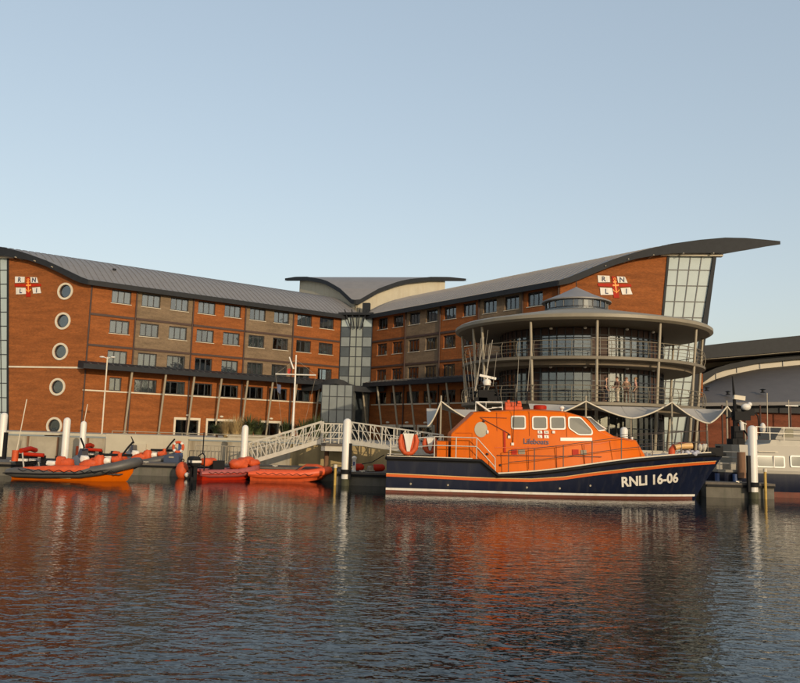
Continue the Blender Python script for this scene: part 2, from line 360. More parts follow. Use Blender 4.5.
for side,(Fr,G) in enumerate([(LF,LG),(RF,RG)]):
    # facade wall with real openings, bay colours alternate
    m=MB()
    for b in range(5):
        t0,t1=SEPS[b],SEPS[b+1]; m.k=1 if b in(1,3) else 0
        ho=[(t-.975,t+.975,h-.68,h+.68) for t in WT if t0<t<t1 for h in WROWS]
        wall(m,Fr,t0,t1,8.55,17.0,ho)
    m.k=0
    ph=[(t-1.15,t+1.15,6.28,7.62) for t in WT[:8]]+[(WT[8]-.6,WT[8]+.6,6.28,7.62)]
    doors=[(18.8,1.25),(15.0,1.5),(9.0,1.1)] if side==0 else [(3.9,1.3),(7.5,1.35),(10.8,1.25)]
    wall(m,Fr,-.1,LEN,GZ-.1,8.55,ph+[(t-a,t+a,GZ-.05,3.65) for t,a in doors])
    m.build('wall',[BRICK,TANB],hotel)
    # windows
    for i,t in enumerate(WT):
        for j,h in enumerate(WROWS):
            q=random.random()
            if side==0:
                if (i>=6 and q<.75) or (j==0 and i>=3) or q<.3: cu=[(0,.97)] if q<.4 else [(0,.62)] if q<.6 else [(0,.36),(.66,1)]
                elif q<.8: cu=[(0,.3)]
                else: cu=None
            else: cu=[(0,.3)] if q<.25 else [(0,.5),(.8,1)] if q<.35 else None
            window(Fr,hotel,t,h,1.95,1.36,3,cu)
    for i,t in enumerate(WT):
        wd=2.3 if i<8 else 1.2; q=random.random()
        window(Fr,hotel,t,6.95,wd,1.34,3 if i<8 else 2,[(0,.97)] if (side==0 and i>=7) else [(0,.3)] if q<.3 else None,'window',False)
    for t,a in doors:
        m=MB(); b=.2
        fbox(m,Fr,t-a-b,t-a,-.1,.1,GZ-.04,3.65); fbox(m,Fr,t+a,t+a+b,-.1,.1,GZ-.04,3.65); fbox(m,Fr,t-a-b,t+a+b,-.1,.12,3.65,3.9)
        d=m.build('door_surround',CREAMT,hotel)
        m=MB()
        for k in range(3): fbox(m,Fr,t-a+k*(a-.03),t-a+k*(a-.03)+.06,-.2,-.12,GZ-.02,3.65)
        fbox(m,Fr,t-a,t+a,-.2,-.12,3.58,3.65); d2=m.build('glazed_door',FRAME,hotel)
        m=MB(); fbox(m,Fr,t-a,t+a,-.17,-.155,GZ-.02,3.6); m.build('pane',GLASS,d2)
        m=MB(); m.ball(Fr(t,.14,4.15),(.22,.12,.12)); m.build('wall_lamp',CREAMT,hotel,40)
    # floors and inner walls so that the rooms are dark boxes
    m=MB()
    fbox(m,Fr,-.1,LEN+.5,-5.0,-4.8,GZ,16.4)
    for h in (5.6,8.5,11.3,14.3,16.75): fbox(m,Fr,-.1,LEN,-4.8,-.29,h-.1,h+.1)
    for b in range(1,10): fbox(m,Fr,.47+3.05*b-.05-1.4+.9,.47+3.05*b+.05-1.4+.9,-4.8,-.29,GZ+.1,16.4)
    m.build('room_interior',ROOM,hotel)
    # ledges, downpipes, sill course
    m=MB()
    for h in (13.75,10.68):
        for b in range(5): fbox(m,Fr,SEPS[b]+.12,SEPS[b+1]-.12,.002,.10,h-.11,h+.11)
    m.each('ledge',DKBR,hotel)
    m=MB(); fbox(m,Fr,.3,LEN-.01,.003,.06,6.14,6.27); m.build('sill_course',CREAMT,hotel)
    for t in SEPS[1:5]+[LEN-.12]:
        m=MB(); m.tube(Fr(t,.09,8.9),Fr(t,.09,16.7),.085); m.tube(Fr(t,.09,GZ),Fr(t,.09,8.2),.075); m.build('downpipe',DKBR,hotel,40)
    # podium canopy with raking columns
    m=MB(); sec=[(.002,9.05),(.9,8.92),(1.95,8.66),(2.0,8.2),(.9,8.27),(.002,8.33)]
    m.loft([[Fr(1.2,d,h) for d,h in sec],[Fr(LEN+.6,d,h) for d,h in sec]]); m.build('canopy',DARK,hotel)
    m=MB()
    for k in range(40):
        t=1.4+k*.72; m.bar(Fr(t,.05,9.06),Fr(t,1.9,8.69),.03,.04)
    m.build('canopy_seam',ROOF,hotel)
    for k in range(0,9):
        t=.62+3.05*k+(.4 if k==8 else 0)
        m=MB(); m.tube(Fr(t,1.6,8.25),Fr(t,.55,GZ),.12,10,.10); m.box(Fr(t,.55,GZ+.03),(.4,.4,.06),Fr.ax()); m.build('raking_column',STEEL,hotel,40)
    # wing roof: curved section swept along the wing, skewed end
    def tend(wd): return LEN+.663*wd+.93
    def tst(wd): return -2.0 if wd<0 else -2.9
    m=MB(); rings=[]
    ring=[(a,b) for a,b in TOPW]+[(a,b) for a,b in reversed(BOTW)]
    for fr_ in (0,1):
        rings.append([Fr(tst(wd) if fr_==0 else tend(wd),-.749*wd,h) for wd,h in ring])
    m.loft(rings); rf=m.build('roof',[ROOF],hotel,25)
    m=MB()
    for k in range(68):
        t=-1.6+k*.62
        for (a,ha),(b,hb) in zip(TOPW[:9],TOPW[1:10]):
            if t<tend(a)-.1: m.bar(Fr(t+.0*a,-.749*a,ha+.02),Fr(t,-.749*b,hb+.02),.035,.06)
    m.build('roof_seam',ROOF,rf)
    for tt,wd in (((26.5,4.2),) if side==0 else ()):
        p_=Fr(tt,-.749*wd,interp(TOPW,wd)); m=MB(); m.lathe([(.14,-.1),(.14,.12),(.22,.14),(.22,.18),(.02,.22)],p_,12); m.build('roof_vent',DARK,rf,40)
    # dark fascia along the eave and the gable barge board
    m=MB()
    m.loft([[Fr(-1.95,.674+d,h) for d,h in ((.0,16.5),(.07,16.5),(.07,17.0),(.0,17.0))],[Fr(tend(-.9)+.02,.674+d,h) for d,h in ((.0,16.5),(.07,16.5),(.07,17.0),(.0,17.0))]])
    rings=[]
    for (wd,ht),(_,hb) in zip(TOPW,BOTW):
        rings.append([Fr(tend(wd)+e,-.749*wd+.0,h) for e,h in ((.0,hb-.04),(.10,hb-.04),(.10,ht+.04),(.0,ht+.04))])
    m.loft(rings); m.build('fascia',DARK,rf)
    m=MB()
    for a in (3.6,5.6,7.8,10.4,13.0): m.bar(G(a,.05,interp(BOTW,a)-.16),G(a+.3,.95,interp(BOTW,a+.3)-.10),.07,.10)
    m.each('roof_bracket',STEEL,rf)
    # gable wall: brick with leaning edge, then glass bay
    def edge1(h): return 7.9+.10*(h-2.1)
    def edge2(h): return 10.55+.17*(h-2.1)
    poly=[(0,GZ-.1),(7.9,GZ-.1),(9.62,19.6)]+[(a,b) for a,b in reversed(BOTW[1:8]) if a<9.5 and a>0]+[(0,16.75)]
    m=MB()
    holes=[2.63,6.45,9.95,13.0,16.0] if side==0 else []
    if holes:
        # brick face with round openings: bridge each ring to its own square cell
        RW=.66; hw=1.0; wc=2.75
        cells=[(h-hw,h+hw) for h in holes]; tops=[(a,b) for a,b in BOTW if 0<a<9.5]
        ys=[GZ-.1]+[y for c in cells for y in c]
        def gq(a,b,c,d): m.quad(*[G(x,0,y) for x,y in (a,b,c,d)])
        # left strip, right strip
        m.add([G(x,0,y) for x,y in [(0,GZ-.1),(wc-hw,GZ-.1),(wc-hw,interp(BOTW,wc-hw)),(.8,17.05),(0,16.75)]],[(0,1,2,3,4)])
        rp=[(wc+hw,GZ-.1),(7.9,GZ-.1),(9.62,19.6)]+[(a,b) for a,b in reversed(BOTW) if wc+hw<a<9.5]+[(wc+hw,interp(BOTW,wc+hw))]
        m.add([G(x,0,y) for x,y in rp],[tuple(range(len(rp)))])
        lo=GZ-.1
        for h in holes:
            if h-hw>lo: gq((wc-hw,lo),(wc+hw,lo),(wc+hw,h-hw),(wc-hw,h-hw))
            lo=h+hw; n=32; ring=[]; sq=[]
            for i in range(n):
                a=2*math.pi*i/n; c_,s_=math.cos(a),math.sin(a); k=hw/max(abs(c_),abs(s_))
                ring.append((wc+RW*c_,h+RW*s_)); sq.append((wc+k*c_,h+k*s_))
            for i in range(n): gq(ring[i],ring[(i+1)%n],sq[(i+1)%n],sq[i]); j=(i+1)%n; m.quad(G(*[ring[i][0],0,ring[i][1]]),G(ring[j][0],0,ring[j][1]),G(ring[j][0],-.3,ring[j][1]),G(ring[i][0],-.3,ring[i][1]))
        m.add([G(x,0,y) for x,y in [(wc-hw,lo),(wc+hw,lo),(wc+hw,interp(BOTW,wc+hw)),(2.3,17.74),(wc-hw,interp(BOTW,wc-hw))]],[(0,1,2,3,4)])
        m.build('gable_wall',BRICK,hotel)
        for i,h in enumerate(holes):
            m=MB(); ax=(G.u,Z); prof=[(.66,-.06),(.66,.08),(.86,.08),(.86,.002)]
            m.loft([[G(wc+rad*math.cos(a),d,h+rad*math.sin(a)) for rad,d in prof] for a in [2*math.pi*k/40 for k in range(40)]],False,False,True)
            rw=m.build('round_window',CREAMT,hotel,35)
            m=MB(); m.torus(G(wc,-.12,h),.63,.05,ax,28,6); m.build('frame',FRAME,rw,40)
            m=MB(); m.prism([G(wc+.65*math.cos(a),-.16,h+.65*math.sin(a)) for a in [2*math.pi*k/32 for k in range(32)]],-G.n*.02); m.build('pane',GLASS,rw)
            if i<4: m=MB(); m.prism([G(wc+.7*math.cos(a),-.34,h+.7*math.sin(a)) for a in [2*math.pi*k/32 for k in range(32)]],-G.n*.02); m.build('blind',mat('round_blind%d'%i,(.16,.17,.16),.9),rw)
        m=MB(); fbox(m,G,.02,8.45,.002,.05,8.3,8.46); m.build('string_course',CREAMT,hotel)
    else:
        m.prism([G(a,0,b) for a,b in poly],-G.n*.3); m.build('gable_wall',BRICK,hotel)
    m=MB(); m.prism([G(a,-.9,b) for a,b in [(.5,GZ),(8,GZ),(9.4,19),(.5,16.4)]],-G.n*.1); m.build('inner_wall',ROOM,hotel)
    # glass bay
    H0,H1=GZ,19.55
    m=MB(); m.prism([G(edge1(H0)+.02,-.05,H0),G(edge2(H0),-.05,H0),G(edge2(H1),-.05,H1),G(edge1(H1)+.02,-.05,H1)],-G.n*.12); gb=m.build('glass_bay',OPAL,hotel)
    m=MB()
    for k in range(1,4): m.bar(G(edge1(H0)+(edge2(H0)-edge1(H0))*k/4,-.02,H0),G(edge1(H1)+(edge2(H1)-edge1(H1))*k/4,-.02,H1),.07,.07,G.n)
    hh=H0
    for k in range(13):
        h=H0+.3+k*1.44
        if h<H1: m.bar(G(edge1(h),-.022,h),G(edge2(h),-.022,h),.06,.075)
    m.build('mullion',FRAME,gb)
    m=MB(); m.prism([G(edge2(H0),-.3,H0),G(edge2(H0)+.75,-.3,H0),G(edge2(H1)+.28,-.3,H1),G(edge2(H1),-.3,H1)],G.n*.45); m.build('leaning_fin',DARK,gb)
    m=MB(); m.prism([G(edge1(H0)-.14,-.0,H0),G(edge1(H0)+.06,-.0,H0),G(edge1(H1)+.06,-.0,H1),G(edge1(H1)-.14,-.0,H1)],G.n*.08); m.build('edge_trim',DARK,gb)
    m=MB(); fbox(m,G,8.9,14.3,-.2,.35,19.46,19.66); m.build('soffit_band',CREAMT,gb)
    # outer wall closing the wing behind
    m=MB(); P=[G(edge2(3)-.1,-.35,0),G(edge2(3)-.1,-.35,0)-Fr.u*20,Fr(0,-10,0),Fr(0,-9.7,0),]
    a=G(11,-.5,0); b=Fr(-2,-8.6,0)
    m.bar(a+Z*10.7,b+Z*10.7,.3,17.2); m.build('outer_wall',BRICK,hotel)

# corner tower between the wings
c_=RC-LB; TW=c_.length; TF=Frame(LB,c_,(c_.y,-c_.x,0))
cols=[0,1.18,1.95,2.72,TW]; rows=[8.4,9.6,10.75,11.95,13.15,14.35,15.55,16.75]
tw=None
m=MB(); fbox(m,TF,.05,TW-.05,-.05,.15,GZ,17.0); tw=m.build('corner_glazing',DKGL,hotel)
m=MB(); m2=MB(); m3=MB()
for i in range(4):
    for j in range(7):
        q=m if (i in(1,2)) else (m2 if j%2==0 and j!=6 else None)
        if j==6: q=m3 if i in (0,3) else m
        if q: fbox(q,TF,cols[i]+.06,cols[i+1]-.06,.15,.17,rows[j]+.05,rows[j+1]-.05)
m.build('pale_pane',GRGL if False else mat('tower_glass',(.22,.24,.215),.15,var=.1,scale=.8,spec=.7),tw); m2.each('square_pane',GRGL,tw); m3.each('top_pane',OPAL,tw)
m=MB()
for c in cols: m.bar(TF(c,.19,8.3),TF(c,.19,17),.07,.08,TF.n)
for h in rows: m.bar(TF(0,.187,h),TF(TW,.187,h),.075,.06)
m.build('mullion',FRAME,tw)
m=MB(); V0=TF(TW/2,.5,15.4)
for dx in (-1.4,-.5,.5,1.4): m.tube(TF(TW/2+dx*.45,.45,15.3),TF(TW/2+dx,.9,17.6),.07)
m.each('roof_strut',DARK,tw)
m=MB(); fbox(m,TF,-.2,TW+.2,-.6,.9,16.95,17.25); m.build('eave_link',DARK,tw)
m=MB(); fbox(m,TF,TW/2+.1,TW/2+1.0,-2.6,-2.0,17.2,18.9); m.build('gutter_box',DARK,tw)

# centre block with its butterfly roof
CC=V((-5.7,97.2,0)); al,ar=-nl,-nr
GW=[(0,19.35),(1.58,20.35),(3.1,21.3),(4.66,22.0),(6.3,22.7),(7.9,23.2),(11.6,24.05),(14.8,24.5),(18.4,24.75)]
def gull(a): return interp(GW,max(a,0))
for side,(ua,ub) in enumerate([(al,ar),(ar,al)]):
    nn=-ub; m=MB()
    pts=[(0,16.5),(14.6,16.5)]+[(a,gull(a)-.3) for a in (14.6,11.6,7.9,6.3,4.66,3.1,1.58,0)]
    m.prism([CC+ua*a+Z*h for a,h in pts],ub*.3); m.build('upper_wall',CREAM,hotel)
m=MB(); N=26; S=18.4
def gp(i,j,dz):
    e=(S+.5)*i/N; t=j/N; a,b=e*(1-t)-.5,e*t-.5; return CC+al*a+ar*b+Z*(gull(e-.5)+dz)
for i in range(N):
    for j in range(N):
        m.quad(gp(i,j,0),gp(i+1,j,0),gp(i+1,j+1,0),gp(i,j+1,0)); m.quad(gp(i,j,-.28),gp(i,j+1,-.28),gp(i+1,j+1,-.28),gp(i+1,j,-.28))
bf=m.build('butterfly_roof',ROOF,hotel,50,recalc=False)
m=MB()
for ua,ub in ((al,ar),(ar,al)):
    rings=[]
    for i in range(N+1):
        a=S*i/N-.5; th=.50 if a<15 else .5-.3*(a-15)/3.4; p=CC+ua*a-ub*.5+Z*gull(a)
        rings.append([p-Z*th,p-Z*th-ub*.1,p-ub*.1+Z*.05,p+Z*.05])
    m.loft(rings)
m.build('fascia',DARK,bf)
# entrance lobby with arched canopy
m=MB()
p0,p1=at(321,416,89.5),at(353,416,89.5)
EF=Frame((p0.x,89.5,0),(1,-.1,0),(-.1,-1,0)); EW=3.55
m=MB(); fbox(m,EF,0,EW,-2.5,0,GZ,8.2); lob=m.build('entrance_glazing',GRGL,hotel)
m=MB()
for k in range(5): fbox(m,EF,EW*k/4-.04,EW*k/4+.04,.002,.06,GZ,8.2)
for h in (3.9,5.4,6.9): fbox(m,EF,0,EW,.003,.055,h-.035,h+.035)
m.build('mullion',FRAME,lob)
m=MB(); rings=[]
for px,py,yy in [(296,385,91.2),(308,385.5,90.6),(317,385,90),(324,381.5,89.6),(330,379,89.5),(336,378.5,89.5),(342,380,89.6),(348,383.5,90),(356,386,90.4),(368,387,90.6),(384,386,90)]:
    p=at(px,py,yy); rings.append([p,p+Y*2.6+Z*.15,p+Y*2.6-Z*.4,p-Z*.62])
m.loft(rings); m.build('arched_canopy',DARK,lob,40)

# flag signs on the gables
def flag_sign(G,wc,hc,k,label):
    r=thing('flag_sign',label,'sign',G(wc,.02,hc),0,'flag signs on the brick gables')
    s=.0072*k
    q=[[(150,215),(300,220),(305,300),(160,305)],[(390,225),(490,230),(520,305),(405,305)],[(180,370),(330,375),(345,460),(190,465)],[(435,375),(550,365),(580,450),(455,455)]]
    c0=(364,338); T=lambda x,y,d:G(wc+(x-c0[0])*s*(1 if G is RG else 1),d,hc-(y-c0[1])*s)
    if G is LG: T=lambda x,y,d:G(wc-(x-c0[0])*s,d,hc-(y-c0[1])*s)
    for ch,p in zip('RNLI',q):
        m=MB(); m.prism([T(x,y,.03) for x,y in p],G.n*.03); pn=m.build('white_panel',WHITE,r)
        vs,fs=text_mesh(ch,86,0,3); mx=sum(v.x for v in vs)/len(vs); cx=sum(x for x,y in p)/4; cy=sum(y for x,y in p)/4
        m=MB(); m.add([T(cx+v.x-mx,cy+30-v.y,.064) for v in vs],fs); m.build('letter',NAVYTXT,pn)
    m=MB(); m.prism([T(x,y,.03) for x,y in [(150,318),(310,318),(400,318),(560,322),(570,352),(410,358),(320,358),(160,355)]],G.n*.028)
    m.prism([T(x,y,.03) for x,y in [(325,225),(378,230),(420,500),(350,500)]],G.n*.033); m.build('red_cross',RED,r)
    m=MB()
    m.bar(T(360,270,.075),T(385,440,.075),14*s,.02,G.n); m.bar(T(340,300,.076),T(385,296,.076),14*s,.02,G.n)
    m.torus(T(361,262,.075),14*s,5*s,(G.u,Z),12,6)
    m.torus(T(378,385,.075),38*s,7*s,(G.u,Z),12,6,math.pi*1.08,math.pi*1.92)
    m.prism([T(x,y,.066) for x,y in [(335,350),(340,325),(360,335),(372,318),(386,335),(408,322),(412,350)]],G.n*.02)
    m.build('anchor_emblem',GOLD,r)
flag_sign(RG,4.85,16.75,1.0,'white lettered flag sign on the right brick gable above the round pavilion')
flag_sign(LG,7.0,16.65,1.02,'white lettered flag sign on the left brick gable beside the round windows')

# ------------------------------------------------------------------ round pavilion
RCX,RCY,RR=14.4,62.0,9.95; RP=V((RCX,RCY,0))
BALC=mat('balcony_edge',(.15,.125,.088),.55,var=.15,scale=1)
RAIL=mat('balcony_rail',(.17,.145,.105),.45)
pav=thing('round_pavilion','round glazed restaurant pavilion with two balconies and conical lantern','building',(RCX,RCY,GZ))
m=MB(); m.lathe([(RR-.25,10.98),(RR,11.12),(RR,11.34),(RR-.2,11.46),(RR*.6,12.25),(2.55,12.95),(2.4,12.95)],RP,72); m.build('roof_disc',TANS,pav,30)
m=MB(); m.lathe([(2.0,10.95),(6.6,10.95),(RR-.25,10.98)],RP,72); m.build('roof_soffit',SOFF,pav)
for k,(h,rad) in enumerate([(8.53,9.35),(5.42,9.35)]):
    m=MB(); m.lathe([(6.0,h-.24),(rad-.1,h-.26),(rad,h-.22),(rad,h-.03),(rad-.1,h),(6.0,h)],RP,72); b=m.build('balcony',BALC,pav,30)
    m=MB()
    for hh,rr_ in ((1.08,.030),(.55,.016),(.3,.016),(.8,.016)):
        pts=[RP+V((math.cos(a)*(rad-.12),math.sin(a)*(rad-.12),h+hh)) for a in [2*math.pi*i/90 for i in range(90)]]; m.path(pts,rr_,5,True)
    m.build('handrail',RAIL,b,60)
    m=MB()
    for i in range(44):
        a=2*math.pi*i/44; c=V((math.cos(a),math.sin(a),0))
        m.path([RP+c*(rad-.12)+Z*(h-.05),RP+c*(rad+.02)+Z*(h+.4),RP+c*(rad+.0)+Z*(h+.8),RP+c*(rad-.12)+Z*(h+1.08)],.025,5)
    m.each('baluster',RAIL,b,smooth=60)
    m=MB(); m.lathe([(6.0,h-.55),(8.4,h-.55),(8.5,h-.27),(6.0,h-.27)],RP,72); m.build('ring_beam',SOFF,b)
DR=6.3; NP=32
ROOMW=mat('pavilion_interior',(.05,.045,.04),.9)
for fl,(h0,h1) in enumerate([(GZ,5.1),(5.44,8.2),(8.55,10.9)]):
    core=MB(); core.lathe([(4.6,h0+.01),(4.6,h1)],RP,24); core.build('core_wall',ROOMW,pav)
    fr=MB(); gl=MB(); bl=MB(); dk=MB()
    top=h1-.55
    for i in range(NP):
        a0,a1=2*math.pi*(i+.5)/NP,2*math.pi*(i+1.5)/NP
        c0,c1=V((math.cos(a0),math.sin(a0),0)),V((math.cos(a1),math.sin(a1),0))
        am=math.degrees((a0+a1)/2)%360
        if not 160<am<380: pass
        cm=(c0+c1)/2; fr.bar(RP+cm*DR+Z*h0,RP+cm*DR+Z*h1,.05,.09,cm)
        solid = fl>0 and i%4==3
        fr.bar(RP+c0*DR+Z*h0,RP+c0*DR+Z*h1,.12 if i%4 in (0,3) else .07,.12,c0)
        q=[RP+c0*(DR-.03)+Z*h0,RP+c1*(DR-.03)+Z*h0,RP+c1*(DR-.03)+Z*top,RP+c0*(DR-.03)+Z*top]
        (dk if solid else gl).prism(q,-(c0+c1)*.02)
        for hh in (h0+.85,h0+1.6,top): fr.bar(RP+c0*DR+Z*hh,RP+c1*DR+Z*hh,.07,.07)
        dk.prism([RP+c0*(DR-.02)+Z*(top+.03),RP+c1*(DR-.02)+Z*(top+.03),RP+c1*(DR-.02)+Z*h1,RP+c0*(DR-.02)+Z*h1],-(c0+c1)*.05)
        if fl>0 and 250<am<286 and not solid:
            bl.prism([RP+c0*(DR-.25)+Z*(h0+(.0 if i%2 else .1)),RP+c1*(DR-.25)+Z*(h0+.1),RP+c1*(DR-.25)+Z*top,RP+c0*(DR-.25)+Z*top],-(c0+c1)*.01)
        elif fl>0 and i%5 in(0,2) and not solid:
            bl.prism([RP+c0*(DR-.5)+Z*h0,RP+c1*(DR-.5)+Z*h0,RP+c1*(DR-.5)+Z*top,RP+c0*(DR-.5)+Z*top],-(c0+c1)*.01)
    g=gl.each('glass_panel',GLASS,pav); g=fr.build('frame',FRAME,pav); dk.each('dark_panel',DKBR,g)
    if fl>0:
        bl.each('blind',mat('pale_blind%d'%fl,(.27,.26,.225),.9,var=.1) ,g)
for a in (-8,22,200,172,-43,-68,-96,-124,-152):
    a_=math.radians(a); c=V((math.cos(a_),math.sin(a_),0))
    m=MB(); m.tube(RP+c*8.75+Z*GZ,RP+c*9.42+Z*10.95,.115,10,.095); m.build('raking_column',STEEL,pav,40)
m=MB(); m.lathe([(2.5,12.9),(2.5,13.1)],RP-V((.3,0,0)),40); m.lathe([(2.42,13.08),(2.42,13.72)],RP-V((.3,0,0)),40); lt=m.build('lantern',GLASS,pav)
m=MB()
for i in range(20):
    a=2*math.pi*i/20; c=V((math.cos(a)*2.45,math.sin(a)*2.45,0)); m.tube(RP-V((.3,0,0))+c+Z*13.05,RP-V((.3,0,0))+c+Z*13.75,.05,6)
m.torus(RP-V((.3,0,-13.08)),2.47,.06,(X,Y),40,6); m.build('mullion',FRAME,lt)
m=MB(); m.lathe([(.02,15.08),(.12,15.0),(1.4,14.35),(2.75,13.78),(2.75,13.68),(2.4,13.66)],RP-V((.3,0,0)),40); cn=m.build('lantern_roof',ROOF,pav,30)
m=MB(); m.tube(RP+V((-.3,0,15.0)),RP+V((-.3,0,15.6)),.03); m.build('finial',DARK,cn)
m=MB(); m.lathe([(2.1,13.0),(2.1,13.7)],RP-V((.3,0,0)),24); m.build('lantern_core',ROOMW,lt)
for a in (-100,-75,-55,-120):
    a_=math.radians(a); c=V((math.cos(a_),math.sin(a_),0))
    for h in (7.95,10.75): m=MB(); m.ball(RP+c*7.0+Z*h,(.12,.12,.09)); m.build('ceiling_lamp',WHITE,pav,40)

# ------------------------------------------------------------------ sail canopies in front of the pavilion
def sail(pxs,label,yf=50.15,yb=52.6,hb=5.12,poles=True,vdrop=0):
    # pxs: (x, height) valley, peak, valley along the front edge
    (x0,h0),(x1,h1),(x2,h2)=pxs
    r=thing('sail_canopy',label,'awning',(x1,yf,GZ),0,'fabric canopies on the quay'); N,M=20,8
    def P(u,v,dz):
        x=x0+(x2-x0)*u; um=(x1-x0)/(x2-x0)
        if u<um: k=u/um; hf=h0+(h1-h0)*(k**1.5)
        else: k=(1-u)/(1-um); hf=h2+(h1-h2)*(k**1.5)
        yy=yf+.9*(1-abs(2*u-1))*0+ (yb-yf)*v; h=hf*(1-v)+hb*v-.35*math.sin(math.pi*v)*.5
        return V((x,yy,h+dz))
    m=MB()
    for i in range(N):
        for j in range(M):
            m.quad(P(i/N,j/M,0),P((i+1)/N,j/M,0),P((i+1)/N,(j+1)/M,0),P(i/N,(j+1)/M,0))
            m.quad(P(i/N,j/M,-.025),P(i/N,(j+1)/M,-.025),P((i+1)/N,(j+1)/M,-.025),P((i+1)/N,j/M,-.025))
    m.build('fabric',SAIL,r,60,recalc=False)
    m=MB(); m.path([P(i/40,0,-.012) for i in range(41)],.05,6); m.build('edge_cable',CREAMT,r,40)
    m=MB(); m.tube(V((x1,yf+.05,GZ)),V((x1,yf+.05,h1+.35)),.06); m.build('mast',STEEL,r,40)
    m=MB(); m.tube(V((x2-.05,yf+.1,GZ)),V((x2-.05,yf+.1,h2)),.05); m.build('post',STEEL,r,40)
def X_(px,y): return at(px,405,y).x
def H_(px,py,y): return at(px,py,y).z
yf=50.15
sail([(X_(535,yf),H_(535,419,yf)),(X_(586,yf),H_(586,401,yf)),(X_(632,yf),H_(632,418,yf))],'tent like pale canopy behind the wheelhouse windscreen, at the left of the pavilion quay')
sail([(X_(632,yf)+.02,H_(632,418,yf)),(X_(672,yf),H_(672,402,yf)),(X_(708,yf),H_(708,423,yf))],'broad pale fabric canopy above the bow of the orange lifeboat')
sail([(X_(708,yf)+.02,H_(708,423,yf)),(X_(727,yf),H_(727,406,yf)),(X_(746,yf),H_(746,424,yf))],'narrow pale fabric canopy nearest the dark mast of the grey vessel')
sail([(X_(428,yf),H_(428,426,yf)),(X_(441,yf),H_(441,401,yf)),(X_(480,yf),H_(480,422,yf))],'pale fabric canopy with dark underside behind the stern of the lifeboat',hb=4.6)

# ------------------------------------------------------------------ boathouse hall at the right
hall=thing('curved_roof_hall','low hall with stacked curved grey roofs right of the leaning glass end','building',(45,82,GZ))
m=MB()
eave=[(698,403),(720,402.6),(750,402.3),(775,402),(800,401.5),(860,400)]
topc=[(702,389),(716,379),(730,374.5),(760,368.5),(800,364.5),(860,362)]
m=MB(); rows_=[]
A_=[at(x,y,70) for x,y in eave]; B_=[at(x,y,82) for x,y in topc]
for k in range(9):
    s=k/8; rows_.append([a.lerp(b,s)+Z*(.45*math.sin(math.pi*s)) for a,b in zip(A_,B_)])
m.loft(rows_,False,False); m.loft([[p-Z*.3 for p in r_] for r_ in rows_],False,False)
m.loft([A_,[p-Z*.3 for p in A_]],False,False); m.build('lower_roof',mat('hall_roof',(.105,.097,.094),.6,.1,.12,1),hall,50)
m=MB()
rings=[]
for x,y in topc: p=at(x,y+.5,81.8); rings.append([p,p+Y*.3,p+Y*.3+Z*.62,p+Z*.62])
m.loft(rings); m.build('clerestory',mat('clerestory_panel',(.24,.205,.145),.4,var=.1),hall)
m=MB()
for x,y in [(716,379),(737,372.6),(760,368.5),(783,366.2),(806,364.2)]:
    p=at(x,y,81.75); m.bar(p,p+Z*.8,.08,.06,Y)
m.each('clerestory_mullion',FRAME,hall)
m=MB(); rings=[]
for (x,y),dy in zip(topc,[17,10,9.5,9,8,8]): p=at(x,y-5.5,81.2); q=at(x,y-5.5-dy*.55,81.2); rings.append([p,p+Y*6,q+Y*6,q])
m.loft(rings); m.build('shaded_gap_band',DARK,hall)  # dark band stands in for the shadowed gap above the clerestory
m=MB(); rings=[]
for x,y0,y1,y2 in [(704,345.5,358.5,371),(730,342.5,356.5,365),(760,339.5,354,359),(800,335.5,350.5,353),(870,331,345,346)]:
    rings.append([at(x,y0,79),at(x,y1,79),at(x,y1,79)+Y*7,at(x,y0,79)+Y*9])
m.loft(rings); m.build('upper_roof',DARK,hall)
m=MB(); rings=[]
for x,y1 in [(704,358.5),(730,356.5),(760,354),(800,350.5),(870,345)]:
    p=at(x,y1,79)-Z*.02; rings.append([p+Y*.25,p+Y*7.0,p+Y*7.0-Z*.06,p+Y*.25-Z*.06])
m.loft(rings); m.build('upper_soffit',TANS,hall)
m=MB(); rings=[]
for x,y1 in [(704,358.5),(730,356.5),(760,354),(800,350.5),(870,345)]:
    p=at(x,y1,79)+Y*6.9; rings.append([p-Z*.03,p+Y*.2-Z*.03,p+Y*.2-Z*3.2,p-Z*3.2])
m.loft(rings); m.build('gable_infill',TANS,hall)
m=MB(); p,q=at(700,404,71.5),at(870,404,71.5)
m.box(((p.x+q.x)/2,71.8,4.0),(q.x-p.x,.4,4.4)); m.build('hall_wall',brick_mat('hall_brick_shaded',(.15,.035,.014),(.12,.03,.012),(.12,.05,.03)),hall)  # brick colour darkened to carry the shade under the eaves
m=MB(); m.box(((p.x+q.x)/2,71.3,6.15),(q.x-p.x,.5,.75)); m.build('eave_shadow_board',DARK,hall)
m=MB(); m.box(((p.x+q.x)/2,88,6.5),(q.x-p.x-1,.4,9)); m.box((p.x+.4,80,5.5),(.4,15.5,7.5)); m.build('rear_wall',BRICK,hall)
for px in (722,745,760,790): 
    pt=at(px,403.8,70.0); m=MB(); m.tube(pt-Z*.1,pt-Z*4.0,.08); m.build('eave_post',DKBR,hall,40)
for px,py in ((763,395),(728,397),(707,393)):
    p=at(px,py,71.5)+Z*.2; m=MB(); m.lathe([(.25,0),(.12,.1),(.12,.25),(.3,.3),(.02,.38)],p,10); m.build('roof_vent',DARK,hall,40)

